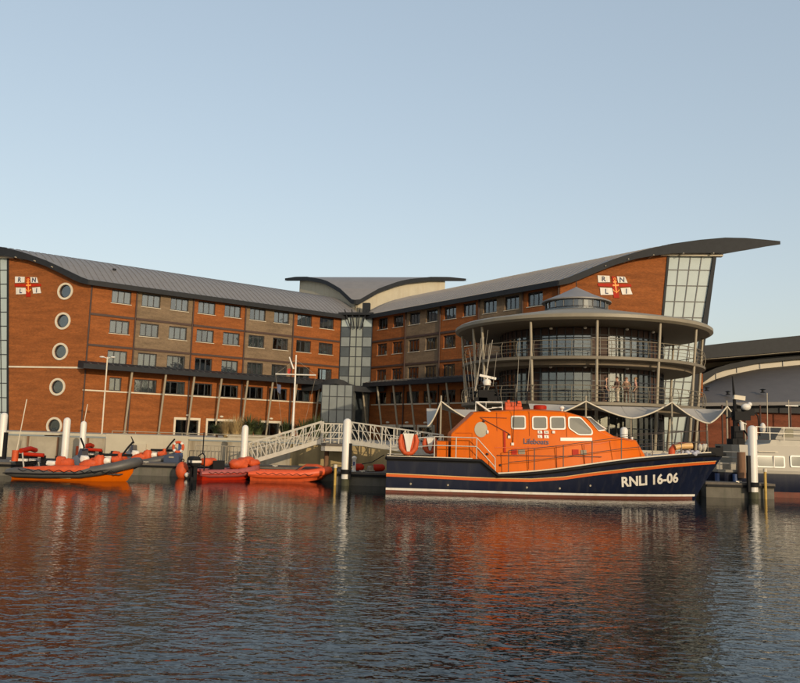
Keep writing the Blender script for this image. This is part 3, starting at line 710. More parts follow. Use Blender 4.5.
# ------------------------------------------------------------------ pontoons and piles
def pontoon(x0,x1,y0,y1,label,top=.72):
    r=thing('pontoon',label,'pontoon',((x0+x1)/2,(y0+y1)/2,0),0,'floating pontoons along the quay')
    m=MB(); m.box(((x0+x1)/2,(y0+y1)/2,(top-.14-.5)/2),(x1-x0,y1-y0,top-.14+.5)); m.build('float',PONT,r)
    m=MB(); m.box(((x0+x1)/2,(y0+y1)/2,top-.067),(x1-x0+.1,y1-y0+.1,.13)); m.build('deck',DECKW,r)
    m=MB(); n=int((x1-x0)/2.5)
    for k in range(max(1,n)):
        x=x0+(k+.5)*(x1-x0)/max(1,n); m.box((x,y0+.15,top+.06),(.3,.08,.05)); m.box((x,y0+.15,top+.02),(.08,.08,.06))
    m.build('cleat',GALV,r)
    m=MB(); m.box(((x0+x1)/2,y0-.07,top-.18),(x1-x0,.05,.12)); m.build('rubbing_strake',BLACK,r)
pontoon(-36,-3.3,46,48.6,'long dark pontoon under the left gangway behind the inflatable boats')
pontoon(-30,-19.2,42.2,45.9,'short pontoon at the far left beside the grey and orange inflatable')
pontoon(-3.25,16.4,42.75,45.3,'pontoon moored behind the navy and orange lifeboat')
pontoon(16.45,20.05,41.9,43.1,'stubby pontoon between lifeboat bow and grey vessel',.80)
WEED=mat('tide_weed',(.05,.05,.025),.8,var=.5,scale=5)
def pile(px,y,top_py,label,sleeve=0,r_=.2):
    p=at(px,top_py,y); r=thing('mooring_pile',label,'pile',(p.x,y,0),0,'white mooring piles')
    h=p.z; m=MB(); m.lathe([(r_,-1.2),(r_,h-.14),(r_*.8,h-.04),(r_*.35,h+.02),(.005,h+.03)],(p.x,y,0),20); m.build('post',WHITE,r,35)
    m=MB(); m.lathe([(r_+.004,-.5),(r_+.012,.1),(r_+.004,.30),(r_,.36)],(p.x,y,0),20); m.build('weed_band',WEED,r,35)
    m=MB(); m.lathe([(r_+.05,.62),(r_+.05,.86),(r_+.02,.86)],(p.x,y,0),20); m.build('guide_ring',BLACK,r,35)
    if sleeve: m=MB(); m.box((p.x+sleeve*(r_+.03),y-.06,1.3),(.16,.2,1.9)); m.build('rubbing_strip',BLACK,r)
pile(4.5,46.0-.35,413,'white pile at the far left edge of the harbour',1)
pile(67.5,45.6,418,'white pile beside the lowest round window',0)
pile(84,45.5,421.5,'slim white pile standing behind the console of the inflatable',0,.17)
pile(245.5,45.7,425.5,'white pile at the foot of the left gangway',0,.19)
pile(347.5,42.4,419,'tall white pile beside the gangway landing',.9,.22)
pile(624,45.6,427.5,'white pile whose top shows above the lifeboat foredeck',0,.22)
pile(752,42.6-.95,426,'thick white pile in front of the grey vessel',-1,.23)
for px,yb,lab in ((765,41.7,'yellow post with pale cap at the end of the stubby pontoon'),(335.5,42.5,'yellow post at the left end of the lifeboat pontoon')):
    p=at(px,470 if px>500 else 466,yb); r=thing('mooring_post',lab,'post',(p.x,yb,0))
    m=MB(); m.tube((p.x,yb,-1),(p.x,yb,p.z-.1),.07,10); m.build('shaft',YEL,r,40)
    m=MB(); m.tube((p.x,yb,p.z-.1),(p.x,yb,p.z+.08),.1,10); m.build('cap',CREAMT,r,40)

# ------------------------------------------------------------------ gangways
def gangway(p,q,label,hgt=1.15,wid=1.3,n=8):
    p,q=V(p),V(q); r=thing('gangway',label,'gangway',p,0,'white truss gangways')
    dk=MB(); dk.bar(p,q,wid,.08); dk.build('deck',DECKW,r)
    d=(q-p).normalized(); sd=V((-d.y,d.x,0)).normalized()
    for s in (-1,1):
        m=MB(); o=sd*(s*wid/2)
        m.bar(p+o,q+o,.07,.24); m.bar(p+o+Z*hgt,q+o+Z*hgt,.07,.07); m.bar(p+o+Z*hgt*.62,q+o+Z*hgt*.62,.03,.03)
        for i in range(n+1):
            a=p.lerp(q,i/n)+o; m.bar(a,a+Z*hgt,.055,.055,X)
            if i<n:
                b=p.lerp(q,(i+1)/n)+o
                if (i<n/2): m.bar(a+Z*hgt,b,.05,.045)
                else: m.bar(a,b+Z*hgt,.05,.045)
        m.build('truss',GALV,r)
    m=MB()
    for i in range(n+1):
        a=p.lerp(q,i/n); m.bar(a-sd*wid/2-Z*.06,a+sd*wid/2-Z*.06,.05,.06)
    m.each('cross_beam',GALV,r)
lp0=at(250,462.5,46.6); lp1=at(322,441,46.6)
gangway(lp0,lp1,'white lattice gangway sloping down left to the pontoon')
rp0=at(349,441.5,46.4); rp1=at(442,455,45.6)
gangway(rp0,rp1,'white lattice gangway sloping down right behind the lifeboat stern')
r=thing('gangway_landing','raised white railed landing between the two gangways','platform',((lp1.x+rp0.x)/2,47.5,GZ))
m=MB(); cx=(lp1.x+rp0.x)/2; wx=rp0.x-lp1.x-.06; m.box((cx,47.9,GZ),(wx,4.2,.14)); m.build('deck',DECKW,r)
m=MB()
for yy in (45.9,48.0):
    for k in range(4): x=cx-wx/2+.05+(wx-.1)*k/3; m.bar((x,yy,GZ),(x,yy,GZ+1.25),.06,.06,X)
    for h in (.35,.7,1.22): m.bar((cx-wx/2,yy,GZ+h),(cx+wx/2,yy,GZ+h),.05,.05)
    for k in range(3): x=cx-wx/2+(wx)*k/3; m.bar((x,yy+.01,GZ+.35),(x+wx/3,yy+.01,GZ+1.22),.035,.035)
m.each('railing_bar',GALV,r)
m=MB()
for yy in (45.95,48): m.bar((cx-wx/2,yy,GZ-.22),(cx+wx/2,yy,GZ-.22),.1,.3)
m.each('edge_beam',GALV,r)
m=MB()
for x in (cx-wx/2+.2,cx+wx/2-.2): m.tube((x,47.4,-1),(x,47.4,GZ-.1),.14,10)
m.each('leg',WOOD,r,smooth=40)

# ------------------------------------------------------------------ the lifeboat (local: x from stern to bow, y to port, z up from the water)
LX0=at(386,480,38.2).x; LBY=40.35
lb=thing('lifeboat','large orange and navy lifeboat lettered RNLI 16-06 moored in front of the pavilion','lifeboat',(LX0,LBY,0))
ZS=[(0,1.73),(4.55,1.73),(5.4,1.05),(6.3,1.12),(7.6,1.26),(8.9,1.46),(10.4,1.72),(11.9,1.95),(14.1,2.18),(16.0,2.32),(17.3,2.37)]
LWL,LTOP,HB=15.75,17.3,2.3
def zs(x): return interp(ZS,x)
def hb(s,v):        # half breadth at station s (0..1), v = 0 waterline .. 1 sheer
    top=HB*(.93+.07*min(1,s/.3)) if s<.5 else HB*max(0,1-((s-.5)/.5)**2.6)
    bot=HB*.90*(.95+.05*min(1,s/.3)) if s<.4 else HB*.90*max(0,1-((s-.4)/.6)**2.0)
    return bot+(top-bot)*max(0,v)**.75
def hp(s,v,side=-1,off=0):
    x=s*(LWL+(LTOP-LWL)*max(v,0)**1.1) if v>=0 else s*(LWL+v*.9)
    z=v*zs(x) if v>=0 else v*.7
    b=hb(s,v)*(1 if v>=0 else (1+v*.75))
    return V((x,side*(b+off),z))
SS=[0,.06,.12,.18,.24,.263,.29,.312,.34,.38,.42,.46,.5,.54,.58,.62,.66,.70,.74,.78,.82,.86,.89,.92,.945,.965,.98,.992,1.0]
VV=[-1,-.5,0,.12,.25,.4,.55,.7,.82,.92,1.0]
def solve(x,z):     # surface parameters of the point (x, z) on the hull
    v=z/zs(x); return x/(LWL+(LTOP-LWL)*max(v,0)**1.1), v
m=MB()
rings=[[hp(s,v,-1) for v in reversed(VV)]+[hp(s,v,1) for v in VV] for s in SS]
m.loft(rings,False,True); m.build('hull',NAVY,lb,50,loc=True)
def strip(name,z0,z1,mt,off,x0,x1,parent,n=70):
    for side in (-1,):
        pass
    m=MB()
    for side in (-1,1):
        rings=[]
        for i in range(n+1):
            x=x0+(x1-x0)*i/n; a,b=z0(x),z1(x); (s0,v0),(s1,v1)=solve(x,a),solve(x,b)
            p,q=hp(min(s0,1),v0,side,off),hp(min(s1,1),v1,side,off); p.z,q.z=a,b
            rings.append([p,q,q-V((0,side*off*1.5,0)),p-V((0,side*off*1.5,0))])
        m.loft(rings)
    return m.build(name,mt,parent,loc=True)
ZO=[(0,.83),(5,.76),(7,.78),(8.6,.93),(9.9,1.15),(11.9,1.42),(13.8,1.63),(15.4,1.77),(17,1.86)]
strip('orange_stripe',lambda x:interp(ZO,x)-.06,lambda x:interp(ZO,x)+.06,STRIPE,.02,.0,16.75,lb)
strip('yellow_stripe',lambda x:interp(ZO,x)+.065,lambda x:interp(ZO,x)+.105,YSTRIPE,.021,.0,16.8,lb)
strip('waterline_stripe',lambda x:.125,lambda x:.235,WHITE,.012,0,15.7,lb)
strip('boot_top',lambda x:.0,lambda x:.12,ANTI,.010,0,15.55,lb)
m=MB(); f1=[];
for side in (-1,1):
    pts=[hp(s,1,side,.03)-Z*.07 for s in SS]; rr0=[.085]*len(pts)
    m.path(pts,rr0,8)
    low=[]
    for s in SS:
        p=hp(s,1,side,.0)
        if p.x>5.0: pass
    rings=[]
    for s in SS:
        p=hp(s,1,side,0); zl=p.z-.20; v=zl/p.z; q=hp(s,v,side,.035); q.z=zl
        p2=hp(s,1,side,.035); rings.append([p2-Z*.02,q,q-V((0,side*.05,0)),p2-V((0,side*.05,.02))])
    m.loft(rings)
m.path([hp(0,.95,-1),hp(0,.95,1)],.09,8); m.build('rubber_fender',BLACK,lb,50,loc=True)
# deck and aft bulwark inner faces
def zd(x): return min(zs(x),interp([(0,1.0),(5.4,1.02),(6.3,1.1)]+ZS[4:],x))
m=MB(); rings=[]
for s in SS[:-1]:
    x=s*LTOP; b=max(.03,hb(s,zd(x)/zs(x))-.07); rings.append([V((x,y*b,zd(x)-.02+.05*(1-y*y))) for y in (-1,-.6,0,.6,1)])
m.loft(rings,False,False); m.build('deck',PALE,lb,loc=True,recalc=False)
m=MB()
for side in (-1,1):
    rings=[]
    for s in SS[7:-2]:
        p=hp(s,1,side,-.03); rings.append([p+V((0,0,-.03)),p+V((0,0,.07)),p+V((0,-side*.10,.07)),p+V((0,-side*.10,-.03))])
    m.loft(rings)
    rings=[]
    for s in SS[:5]:
        p=hp(s,1,side,.0); rings.append([p+Z*.0,p+Z*.05,p+V((0,-side*.14,.05)),p+V((0,-side*.14,0))])
    m.loft(rings)
m.each('toe_rail',CREAMT,lb,loc=True)
# lettering wrapped on the hull near the bow
def hull_text(txt,x0,zbase,slope,size,lb=lb):
    m=MB()
    for side in (-1,):
        vs,fs=text_mesh(txt,size,0,.022); out=[]
        for v in vs:
            x=x0+v.x-.15*v.y; z=zbase+v.y+slope*v.x; s,vv=solve(x,z); p=hp(s,vv,side,.012); p.z=z; p.x=x; out.append(p)
        m.add(out,fs)
    return m
vs,_=text_mesh('RNLI 16-06',.62,0,.012); WT_=max(v.x for v in vs)
x0=(at(620,487,38.8)-V((LX0,0,0))).x; x1=(at(680,480,39.2)-V((LX0,0,0))).x
sz=.62*(x1-x0)/WT_
hull_text('RNLI 16-06',x0,.60,.085,sz).each('hull_letter',WHITE,lb,loc=True)

# cabin
CST=[ # x, deck half width, top half width, z of shoulder, z of roof
 (3.15,1.55,1.45,2.85,2.95),(3.2,1.58,1.45,2.95,3.05),(4.25,1.66,1.40,3.92,4.08),(5.8,1.70,1.38,4.00,4.20),(7.2,1.72,1.36,4.06,4.30),
 (8.9,1.72,1.32,4.02,4.24),(9.95,1.66,1.22,3.80,3.98),(10.95,1.56,1.25,3.18,3.30),(11.3,1.50,1.22,2.98,3.08),(12.5,1.20,.95,2.78,2.92),(12.95,1.00,.80,2.12,2.22)]
def cval(x,i): return interp([(c[0],c[i]) for c in CST],x)
def cside(x,z,off=0,side=-1):
    z0=zd(x); z1=cval(x,3); k=(z-z0)/max(.1,z1-z0); b=cval(x,1)+(cval(x,2)-cval(x,1))*max(0,min(1,k)) 
    return V((x,side*(b+off),z))
def cring(x):
    z0=zd(x)-.08; wb,wt,zsd,zr=cval(x,1),cval(x,2),cval(x,3),cval(x,4)
    h=[(wb,z0),(wb-(wb-wt)*.5,(z0+zsd)/2),(wt,zsd-.04),(wt-.03,zsd+.02),(wt-.12,zsd+(zr-zsd)*.55),(wt*.55,zr-.02),(0,zr)]
    return [V((x,-a,b)) for a,b in h]+[V((x,a,b)) for a,b in reversed(h[:-1])]
xs=sorted(set([c[0] for c in CST]+[3.6,5,6.5,8,9.4,10.4,11.9]))
m=MB(); m.loft([cring(x) for x in xs]); m.build('cabin',ORANGE,lb,22,loc=True)
def rpoly(pts,r,n=5):
    out=[]; N=len(pts)
    for i in range(N):
        p=V((*pts[i],0)); a=(V((*pts[i-1],0))-p).normalized(); b=(V((*pts[(i+1)%N],0))-p).normalized()
        for k in range(n+1):
            t=k/n; q=p+a*r*(1-t)**2+b*r*t**2; out.append((q.x,q.y))
    return out
def inset(pts,d):
    c=V((sum(p[0] for p in pts)/len(pts),sum(p[1] for p in pts)/len(pts)))
    w_=max(p[0] for p in pts)-min(p[0] for p in pts); h_=max(p[1] for p in pts)-min(p[1] for p in pts)
    return [(c.x+(p[0]-c.x)*(1-2*d/w_),c.y+(p[1]-c.y)*(1-2*d/h_)) for p in pts]
def cpx(px,py): p=at(px,py,LBY-1.5); return (p.x-LX0,p.z)
for poly in ([(511.3,415.5),(526,415.5),(526,429.2),(511.3,429.2)],[(532.3,416),(547.8,416),(547.8,429.6),(532.3,429.6)],[(550.2,416.2),(566,416.2),(566,429.6),(550.2,429.6)],[(568.6,416.4),(581.5,416.6),(593.8,430.5),(593.4,435.3),(579,435.3),(568.6,428)]):
    pts=rpoly([cpx(*p) for p in poly],.12)
    for side in (-1,1):
        o,i_=pts,inset(pts,.065)
        m=MB(); m.loft([[cside(*p,off,side) for p in pp] for pp,off in ((o,.0),(o,.035),(i_,.035),(i_,.0))],True,False)
        wf=m.build('cabin_window',WHITE,lb,loc=True)
        m=MB(); m.loft([[cside(*p,.004,side) for p in inset(pts,.05)],[cside(*p,.018,side) for p in inset(pts,.05)]]); m.build('pane',WGLASS,wf,loc=True)
# windscreen panes on the sloped front
def front(k,y,off): # k 0 top .. 1 bottom
    x=9.98+(10.92-9.98)*k; z=cval(x,3)+(cval(x,4)-cval(x,3))*.75; return V((x+off*.6,y,z+off*.8))
for y0,y1 in ((-1.10,-.38),(-.34,.34),(.38,1.10)):
    m=MB(); o=[front(.06,y0,.05),front(.06,y1,.05),front(.94,y1,.05),front(.94,y0,.05)]
    m.prism(o,(.03,0,.04)); wf=m.build('windscreen',WHITE,lb,loc=True)
    m=MB(); m.prism([front(.15,y0+.07,.10),front(.15,y1-.07,.10),front(.86,y1-.07,.10),front(.86,y0+.07,.10)],(.012,0,.016)); m.build('pane',SCREEN,wf,loc=True)
# side quarter panes at the windscreen corner
pts=rpoly([cpx(*p) for p in ((587.6,416.6),(592.2,416.8),(606.8,430.4),(599.8,431.2))],.05)
for side in (-1,1):
    o,i_=pts,inset(pts,.05)
    m=MB(); m.loft([[cside(*p,off,side) for p in pp] for pp,off in ((o,.0),(o,.03),(i_,.03),(i_,.0))],True,False); wf=m.build('corner_window',WHITE,lb,loc=True)
    m=MB(); m.loft([[cside(*p,.004,side) for p in inset(pts,.04)],[cside(*p,.018,side) for p in inset(pts,.04)]]); m.build('pane',SCREEN,wf,loc=True)
# round door window, flag mark, name, white strip, coloured patches
m=MB(); cx_,cz_=cpx(481,429.5); 
m.loft([[cside(cx_+.32*math.cos(a),cz_+.38*math.sin(a),off) for a in [2*math.pi*k/24 for k in range(24)]] for off in (.0,.02)]); dh=m.build('round_hatch',mat('hatch_grey',(.30,.27,.20),.35),lb,loc=True)
m=MB(); hx,hz=cpx(487.5,432); m.ball(cside(hx,hz,.05),(.06,.05,.1)); m.build('handle',WHITE,dh,40,loc=True)
fx,fz=cpx(543.2,434.3); fm=MB(); fl_=MB()
for i,(dx,dz) in enumerate([(-.16,.11),(.16,.11),(-.16,-.11),(.16,-.11)]):
    q=[(-.12,.075),(.10,.075),(.12,-.075),(-.10,-.075)]
    fm.prism([cside(fx+dx+a,fz+dz+b,.008) for a,b in q],(0,-.006,0))
    vs,fs=text_mesh('RNLI'[i],.13,0,.004); mx=sum(v.x for v in vs)/len(vs)
    fl_.add([cside(fx+dx+v.x-mx,fz+dz+v.y-.045,.018) for v in vs],fs)
fg=fm.build('flag_mark',WHITE,lb,loc=True); fl_.each('letter',NAVYTXT,fg,loc=True)
m=MB(); m.prism([cside(fx-.28,fz-.02,.006),cside(fx+.28,fz-.02,.006),cside(fx+.28,fz+.02,.006),cside(fx-.28,fz+.02,.006)],(0,-.005,0)); m.prism([cside(fx-.025,fz-.2,.0065),cside(fx+.025,fz-.2,.0065),cside(fx+.025,fz+.2,.0065),cside(fx-.025,fz+.2,.0065)],(0,-.005,0)); m.build('cross',RED,fg,loc=True)
vs,fs=text_mesh('Lifeboats',.36,0,.006); wv=max(v.x for v in vs); tx0,tz0=cpx(523,443.6); tx1,_=cpx(548.5,443.6); k=(tx1-tx0)/wv
m=MB(); m.add([cside(tx0+v.x*k,tz0+v.y*k*1.05,.03) for v in vs],fs); m.build('name_lettering',NAVYTXT,lb,loc=True)
def patch(name,x0,y0,x1,y1,mt,off=.012):
    m=MB(); m.prism([cside(*cpx(x0,y0),off),cside(*cpx(x1,y0),off),cside(*cpx(x1,y1),off),cside(*cpx(x0,y1),off)],(0,-.012,0)); return m.build(name,mt,lb,loc=True)
st_=patch('white_strip',560.3,437.6,592.5,440.8,WHITE)
patch('red_vent',511.2,449,516.6,454.4,RED); patch('red_vent',571.8,449.4,578.2,454.8,RED)
GV=mat('vent_grey',(.22,.17,.11),.6); patch('grey_vent',518,449.4,524.6,454.2,GV); patch('grey_vent',580.4,450,586.2,454.6,GV)
patch('access_panel',503.5,430.5,505.5,452.5,RED,.004)
m=MB(); a,b=cside(*cpx(497,455.2),.06),cside(*cpx(601,456.8),.06); m.path([a,a.lerp(b,.5),b],.022,6)
for t in (0,.25,.5,.75,1): p=a.lerp(b,t); m.tube(p,p+Y*.09,.018,6)
a,b=cside(*cpx(480,417.2),.03),cside(*cpx(507,418),.03); m.tube(a,b,.015,6); a,b=cside(*cpx(481,418),.03),cside(*cpx(509,433.5),.03); m.tube(a,b,.018,6); m.ball(cside(*cpx(484,421),.05),.07)
m.build('grab_rail',mat('dark_red_rail',(.10,.02,.012),.5),lb,40,loc=True)
m=MB()
for px,py in ((500,465),(509,435),(487,454)): m.ball(cside(*cpx(px,py),.03),(.07,.06,.06))
m.each('side_fitting',DKBR,lb,smooth=40,loc=True)
m=MB()
for px,py in ((509,437),(512.3,444),(553.5,432)): m.box(cside(*cpx(px,py),.04),(.13,.08,.13))
m.each('deck_light',WHITE,lb,loc=True)
# moulded line along the cabin side
m=MB(); m.path([cside(*cpx(x,y),.005) for x,y in ((495,447.5),(530,447.5),(560,446),(600,443.5),(612,441))],.02,6); m.path([cside(*cpx(x,y),.0) for x,y in ((600,431.5),(616,438),(636,441))],.015,6); m.build('cabin_moulding',STRIPE,lb,40,loc=True)
m=MB()
for pts_ in (((503,431),(503,452),(512,452)),((528,446.5),(528,469)),((556,446),(556,468)),((584,444.5),(584,465)),((497,412.5),(497,431)),((529.5,410),(529.5,436)),((566.8,411.5),(566.8,437)),((455,433),(472,433),(472,456))):
    m.path([cside(*cpx(x,y),.002) for x,y in pts_],.011,4)
m.each('panel_seam',mat('seam_line',(.22,.035,.004),.6),lb,loc=True)
m=MB()
for x in (1.2,3.0,6.8,8.4,9.9):
    z=.45 if x<9 else .62; s_,v_=solve(x,z); p_=hp(s_,v_,-1,.0); p_.z=z; m.lathe([(.02,0),(.05,.0),(.05,.03)],p_,10)
    m.tube(p_+Y*.02,p_-Y*.025,.05,8)
m.each('hull_outlet',STEEL,lb,smooth=40,loc=True)
# roof gear: life raft canister, beacon, roof rail, folded mast, radar, aerials
def T(px,py,y=LBY): p=at(px,py,y); return V((p.x-LX0,p.y-LBY,p.z))
m=MB(); a=T(505,405.5,40.2); b=T(521,405.5,40.2); m.tube(a,b,.19,14)
m.box((a+b)/2-Z*.16,((b-a).length*1.05,.7,.16)); m.box(a.lerp(b,.2)+Z*.2,(.12,.3,.14)); m.box(a.lerp(b,.85)+Z*.16,(.16,.5,.12)); m.build('raft_canister',ORANGE2,lb,40,loc=True)
m=MB(); p=T(540,407,40.2); m.lathe([(.34,-.12),(.34,.05),(.26,.10),(.02,.11)],p,16); m.build('roof_hatch',RED,lb,40,loc=True)
m=MB(); p=T(562,407.8,39.7); m.ball(p,(.12,.1,.1)); m.tube(p-Z*.2,p,.05,8); m.build('searchlight',WHITE,lb,40,loc=True)
m=MB()
for yy in (39.2,41.2):
    P=lambda x,y_: T(x,y_,yy)
    m.path([P(475.5,411),P(475.8,402),P(502,402.2),P(502.5,410)],.035,6); m.path([P(477,402.5),P(490.5,412.3)],.05,6); m.path([P(486,402),P(486,409),P(502,407)],.02,6)
    m.tube(P(492,407.5),P(502,407.5),.02,6)
m.tube(T(475.8,402,39.2),T(475.8,402,41.2),.03,6); m.tube(T(502,402.2,39.2),T(502,402.2,41.2),.03,6); m.build('roof_rail',WHITE,lb,40,loc=True)
m=MB(); mp_=[(T(474,402,40.6),T(476,384,40.6)),(T(483,403,40.2),T(487,384,40.2)),(T(499,402,40.2),T(495,384,40.2))]
for a,b in mp_: m.tube(a,b,.06,8)
m.bar(T(476,386,40.4),T(497,383,40.2),.35,.08); m.bar(T(478,392,40.4),T(497,391,40.2),.3,.07)
m.box(T(483,396,40.3),(.5,.5,.6)); m.box(T(480,400,40.3),(.7,.5,.25)); m.box(T(491,396,40.2),(.3,.3,.45)); m.ball(T(479,388,40.4),.12); m.box(T(495,399,40.2),(.2,.25,.3)); m.tube(T(470,398,40.4),T(477,392,40.4),.04,6)
mast=m.build('mast',BLACK,lb,40,loc=True)
m=MB(); a,b=T(479.5,375.2,40.2),T(496,378.8,40.2); m.bar(a,b,.16,.12); m.lathe([(.02,.2),(.16,.18),(.23,.05),(.2,-.12),(.02,-.16)],T(487,383,40.2),14); m.tube(T(487,381,40.2),T(487.5,377.5,40.2),.06,8); m.build('radar',WHITE,mast,40,loc=True)
AER=mat('aerial_grey',(.24,.21,.165),.5)
for (a,b,c,d,r_,yy) in [(484,337,475,391,.045,40.0),(481,338,477.5,388,.03,40.9),(492.5,340,485.5,378,.05,40.3),(490,343,486,377,.03,40.8),(466.5,358,470.5,402,.022,41.2),(519.5,338,517,392,.024,39.6),(531.5,338,527.5,391,.028,40.9),(514.8,395,512.8,444,.03,38.75),(470,352,473.5,400,.02,39.8),(475.5,344,474,398,.018,40.6),(463.5,362,468.5,404,.018,40.9),(497,352,493,386,.022,39.9),(488,330,481,384,.02,41.0),(468.5,348,478,395,.016,40.2)]:
    m=MB(); m.tube(T(c,d,yy),T(a,b,yy),r_*.62,6,r_*.4); 
    if r_>.03: m.tube(T(c,d,yy),T(c+(a-c)*.25,d+(b-d)*.25,yy),r_*1.1,6)
    m.build('aerial',BLACK if c==512.8 else AER,lb,40,loc=True)
m=MB(); m.tube(T(517,392,39.6),T(516.5,406,39.6),.03,6); m.tube(T(527.5,391,40.9),T(527,406,40.9),.03,6); m.build('aerial_base',BLACK,lb,40,loc=True)
# guard rails
def guard(xs_,name,h,mt,parent=lb,rows=(1,.5),r_=.02):
    for side in (-1,1):
        m=MB(); tops=[]
        for x in xs_:
            p=hp(min(x/LTOP,.995),1,side,-.10); p.z=zs(x) if x<4.6 else zd(x); m.tube(p,p+Z*h,r_*1.15,6); tops.append(p)
        for k in rows: m.path([p+Z*h*k for p in tops],r_*.8,5)
        m.build(name,mt,parent,40,loc=True)
guard([5.9,7.15,8.55,9.95,11.4,13.0,14.6,16.2],'guard_rail',1.12,mat('dark_rail',(.06,.045,.035),.45),r_=.022)
for side in (-1,1):
    m=MB(); W=LBY+side*2.15
    y1=T(440,437,W) 
    zt=1.80
    for x in (2.3,3.35,4.35): p=V((x,side*2.13,1.75)); m.tube(p,p+Z*1.0,.028,8)
    for h in (2.75,2.33): m.path([V((2.3,side*2.13,h)),V((4.35,side*2.13,h)),V((5.25,side*2.13,h-.95)),V((5.28,side*2.13,1.1))],.026,8)
    for x in (.15,1.1): p=V((x,side*2.1,1.75)); m.tube(p,p+Z*.85,.028,8)
    for h in (2.6,2.2): m.path([V((.15,side*2.1,h)),V((1.1,side*2.1,h)),V((2.3,side*2.13,h+.13))],.024,8)
    m.build('stern_rail',GALV,lb,40,loc=True)
m=MB(); m.path([V((.15,-2.1,2.6)),V((.05,0,2.6)),V((.15,2.1,2.6))],.026,8); m.path([V((.15,-2.1,2.2)),V((.05,0,2.2)),V((.15,2.1,2.2))],.02,8); m.build('transom_rail',GALV,lb,40,loc=True)
# small daughter-boat cover and gear on the after deck, gear on the bow
m=MB(); m.box((2.75,-.2,1.8),(.55,2.2,1.5)); m.build('aft_locker',ORANGE,lb,loc=True)
m=MB(); m.path([T(x,y,39.3) for x,y in ((671.5,456),(671.8,450),(674.5,447),(680,446),(691,446))],.17,10); bl=m.build('bow_fender',ORANGE2,lb,50,loc=True)
m=MB(); m.path([T(x,y,39.15) for x,y in ((675,447.5),(680,446.2),(692,445.8))],.15,10); m.build('fender_sleeve',YSTRIPE,bl,50,loc=True)
m=MB()
for k in range(9): m.ball(T(680+k*2.4,454-1.5*(k%2),39.2+.15*(k%3)),(.16,.16,.12),8,6)
m.build('rope_heap',mat('blue_white_rope',(.35,.36,.42),.9,var=.6,scale=8),lb,50,loc=True)
m=MB(); m.box(T(711,451.5,40.2),(.75,.8,.42)); m.box(T(719.5,451,40.2),(.14,.6,.5)); m.build('bow_fairlead',BLACK,lb,loc=True)
m=MB()
for px,yy in ((700,39.4),(704,39.6),(706,40)): m.ball(T(px,447.5,yy),(.13,.13,.2),8,6); m.tube(T(px,449,yy),T(px,456,yy),.05,6)
m.build('bollard',PALE,lb,40,loc=True)
m=MB(); m.tube(T(647,458,38.9),T(646.8,452,38.9),.04,6); m.tube(T(632,440,39.6),T(632,437,39.6),.06,6); m.each('deck_post',WHITE,lb,smooth=40,loc=True)
# horseshoe lifebuoys on the stern rail (lift-off things)
def horseshoe(px,py,yy,label,sc_=1.0):
    p=at(px,py,yy); r=thing('lifebuoy',label,'lifebuoy',p,0,None)
    m=MB(); m.path([p+V((a*sc_,0,b*sc_)) for a,b in ((-.34,.42),(-.40,.1),(-.34,-.25),(-.18,-.45),(0,-.50),(.18,-.45),(.34,-.25),(.40,.1),(.34,.42))],[.07,.12,.13,.13,.12,.13,.13,.12,.07],10); m.prism([p+V((a*sc_,.05,b*sc_)) for a,b in ((-.36,.40),(.36,.40),(.36,-.2),(.2,-.45),(-.2,-.45),(-.36,-.2))],(0,-.06,0)); m.build('ring',ORANGE2,r,50)
    m=MB(); m.prism([p+V((a*sc_,-.05,b*sc_)) for a,b in ((-.26,.46),(.26,.46),(.17,.1),(.07,-.40),(-.07,-.40),(-.17,.1))],(0,-.10,0)); m.build('white_cover',WHITE,r)
horseshoe(408.5,443,38.15,'orange horseshoe lifebuoy with white cover on the lifeboat stern rail')
horseshoe(430,444.5,40.9,'smaller horseshoe lifebuoy hanging behind the aft rail of the lifeboat',.75)

# ------------------------------------------------------------------ grey motor vessel at the right edge
GVGL=mat('vessel_glass',(.07,.075,.06),.05,var=.3,scale=2)
gv=thing('motor_vessel','warm grey motor vessel with dark blue hull at the right edge','boat',(22,45,0))
m=MB(); y0,y1=43.35,47.6; rings=[]
for x,wf_ in ((17.2,.55),(17.8,.86),(19,.97),(21,1),(34,1)):
    c=(y0+y1)/2; h=(y1-y0)/2*wf_; rings.append([V((x,c-h*.75,-.6)),V((x,c-h*.97,.25)),V((x,c-h,1.35)),V((x,c+h,1.35)),V((x,c+h*.97,.25)),V((x,c+h*.75,-.6))])
m.loft(rings); m.build('hull',NAVY,gv,30)
m=MB()
rings=[[V((17.25,y0+.98,-.2)),V((17.25,y0+.93,.27)),V((17.3,y0+1.2,.27)),V((17.3,y0+1.2,-.2))]]
for x,o in ((17.8,.32),(19,.06),(21,-.0),(34,-.0)): rings.append([V((x,y0+o+.12,-.25)),V((x,y0+o+.03,.29)),V((x,y0+o+.3,.29)),V((x,y0+o+.3,-.25))])
m.loft(rings); m.build('boot_top',ANTI,gv,30)
m=MB()
rings=[]
for x,o in ((17.2,.95),(17.8,.3),(19,.06),(21,-.01),(34,-.01)): rings.append([V((x,y0+o-.04,1.28)),V((x,y0+o-.04,1.42)),V((x,y0+o+.3,1.42)),V((x,y0+o+.3,1.28))])
m.loft(rings); m.build('rubbing_strake',GREYB,gv,30)
def W(px,py,y=43.7): return at(px,py,y)
m=MB(); ys=43.75
zt=W(770,445.5,ys).z; xl=W(741,450,ys).x
rings=[[V((x,ys+a,1.3)),V((x,ys+a+.16,zt)),V((x,47.2-a,zt)),V((x,47.2-a,1.3))] for x,a in ((xl-.25,.5),(xl,.05),(34,0))]
m.loft(rings)
m.build('deckhouse',GREYB,gv)
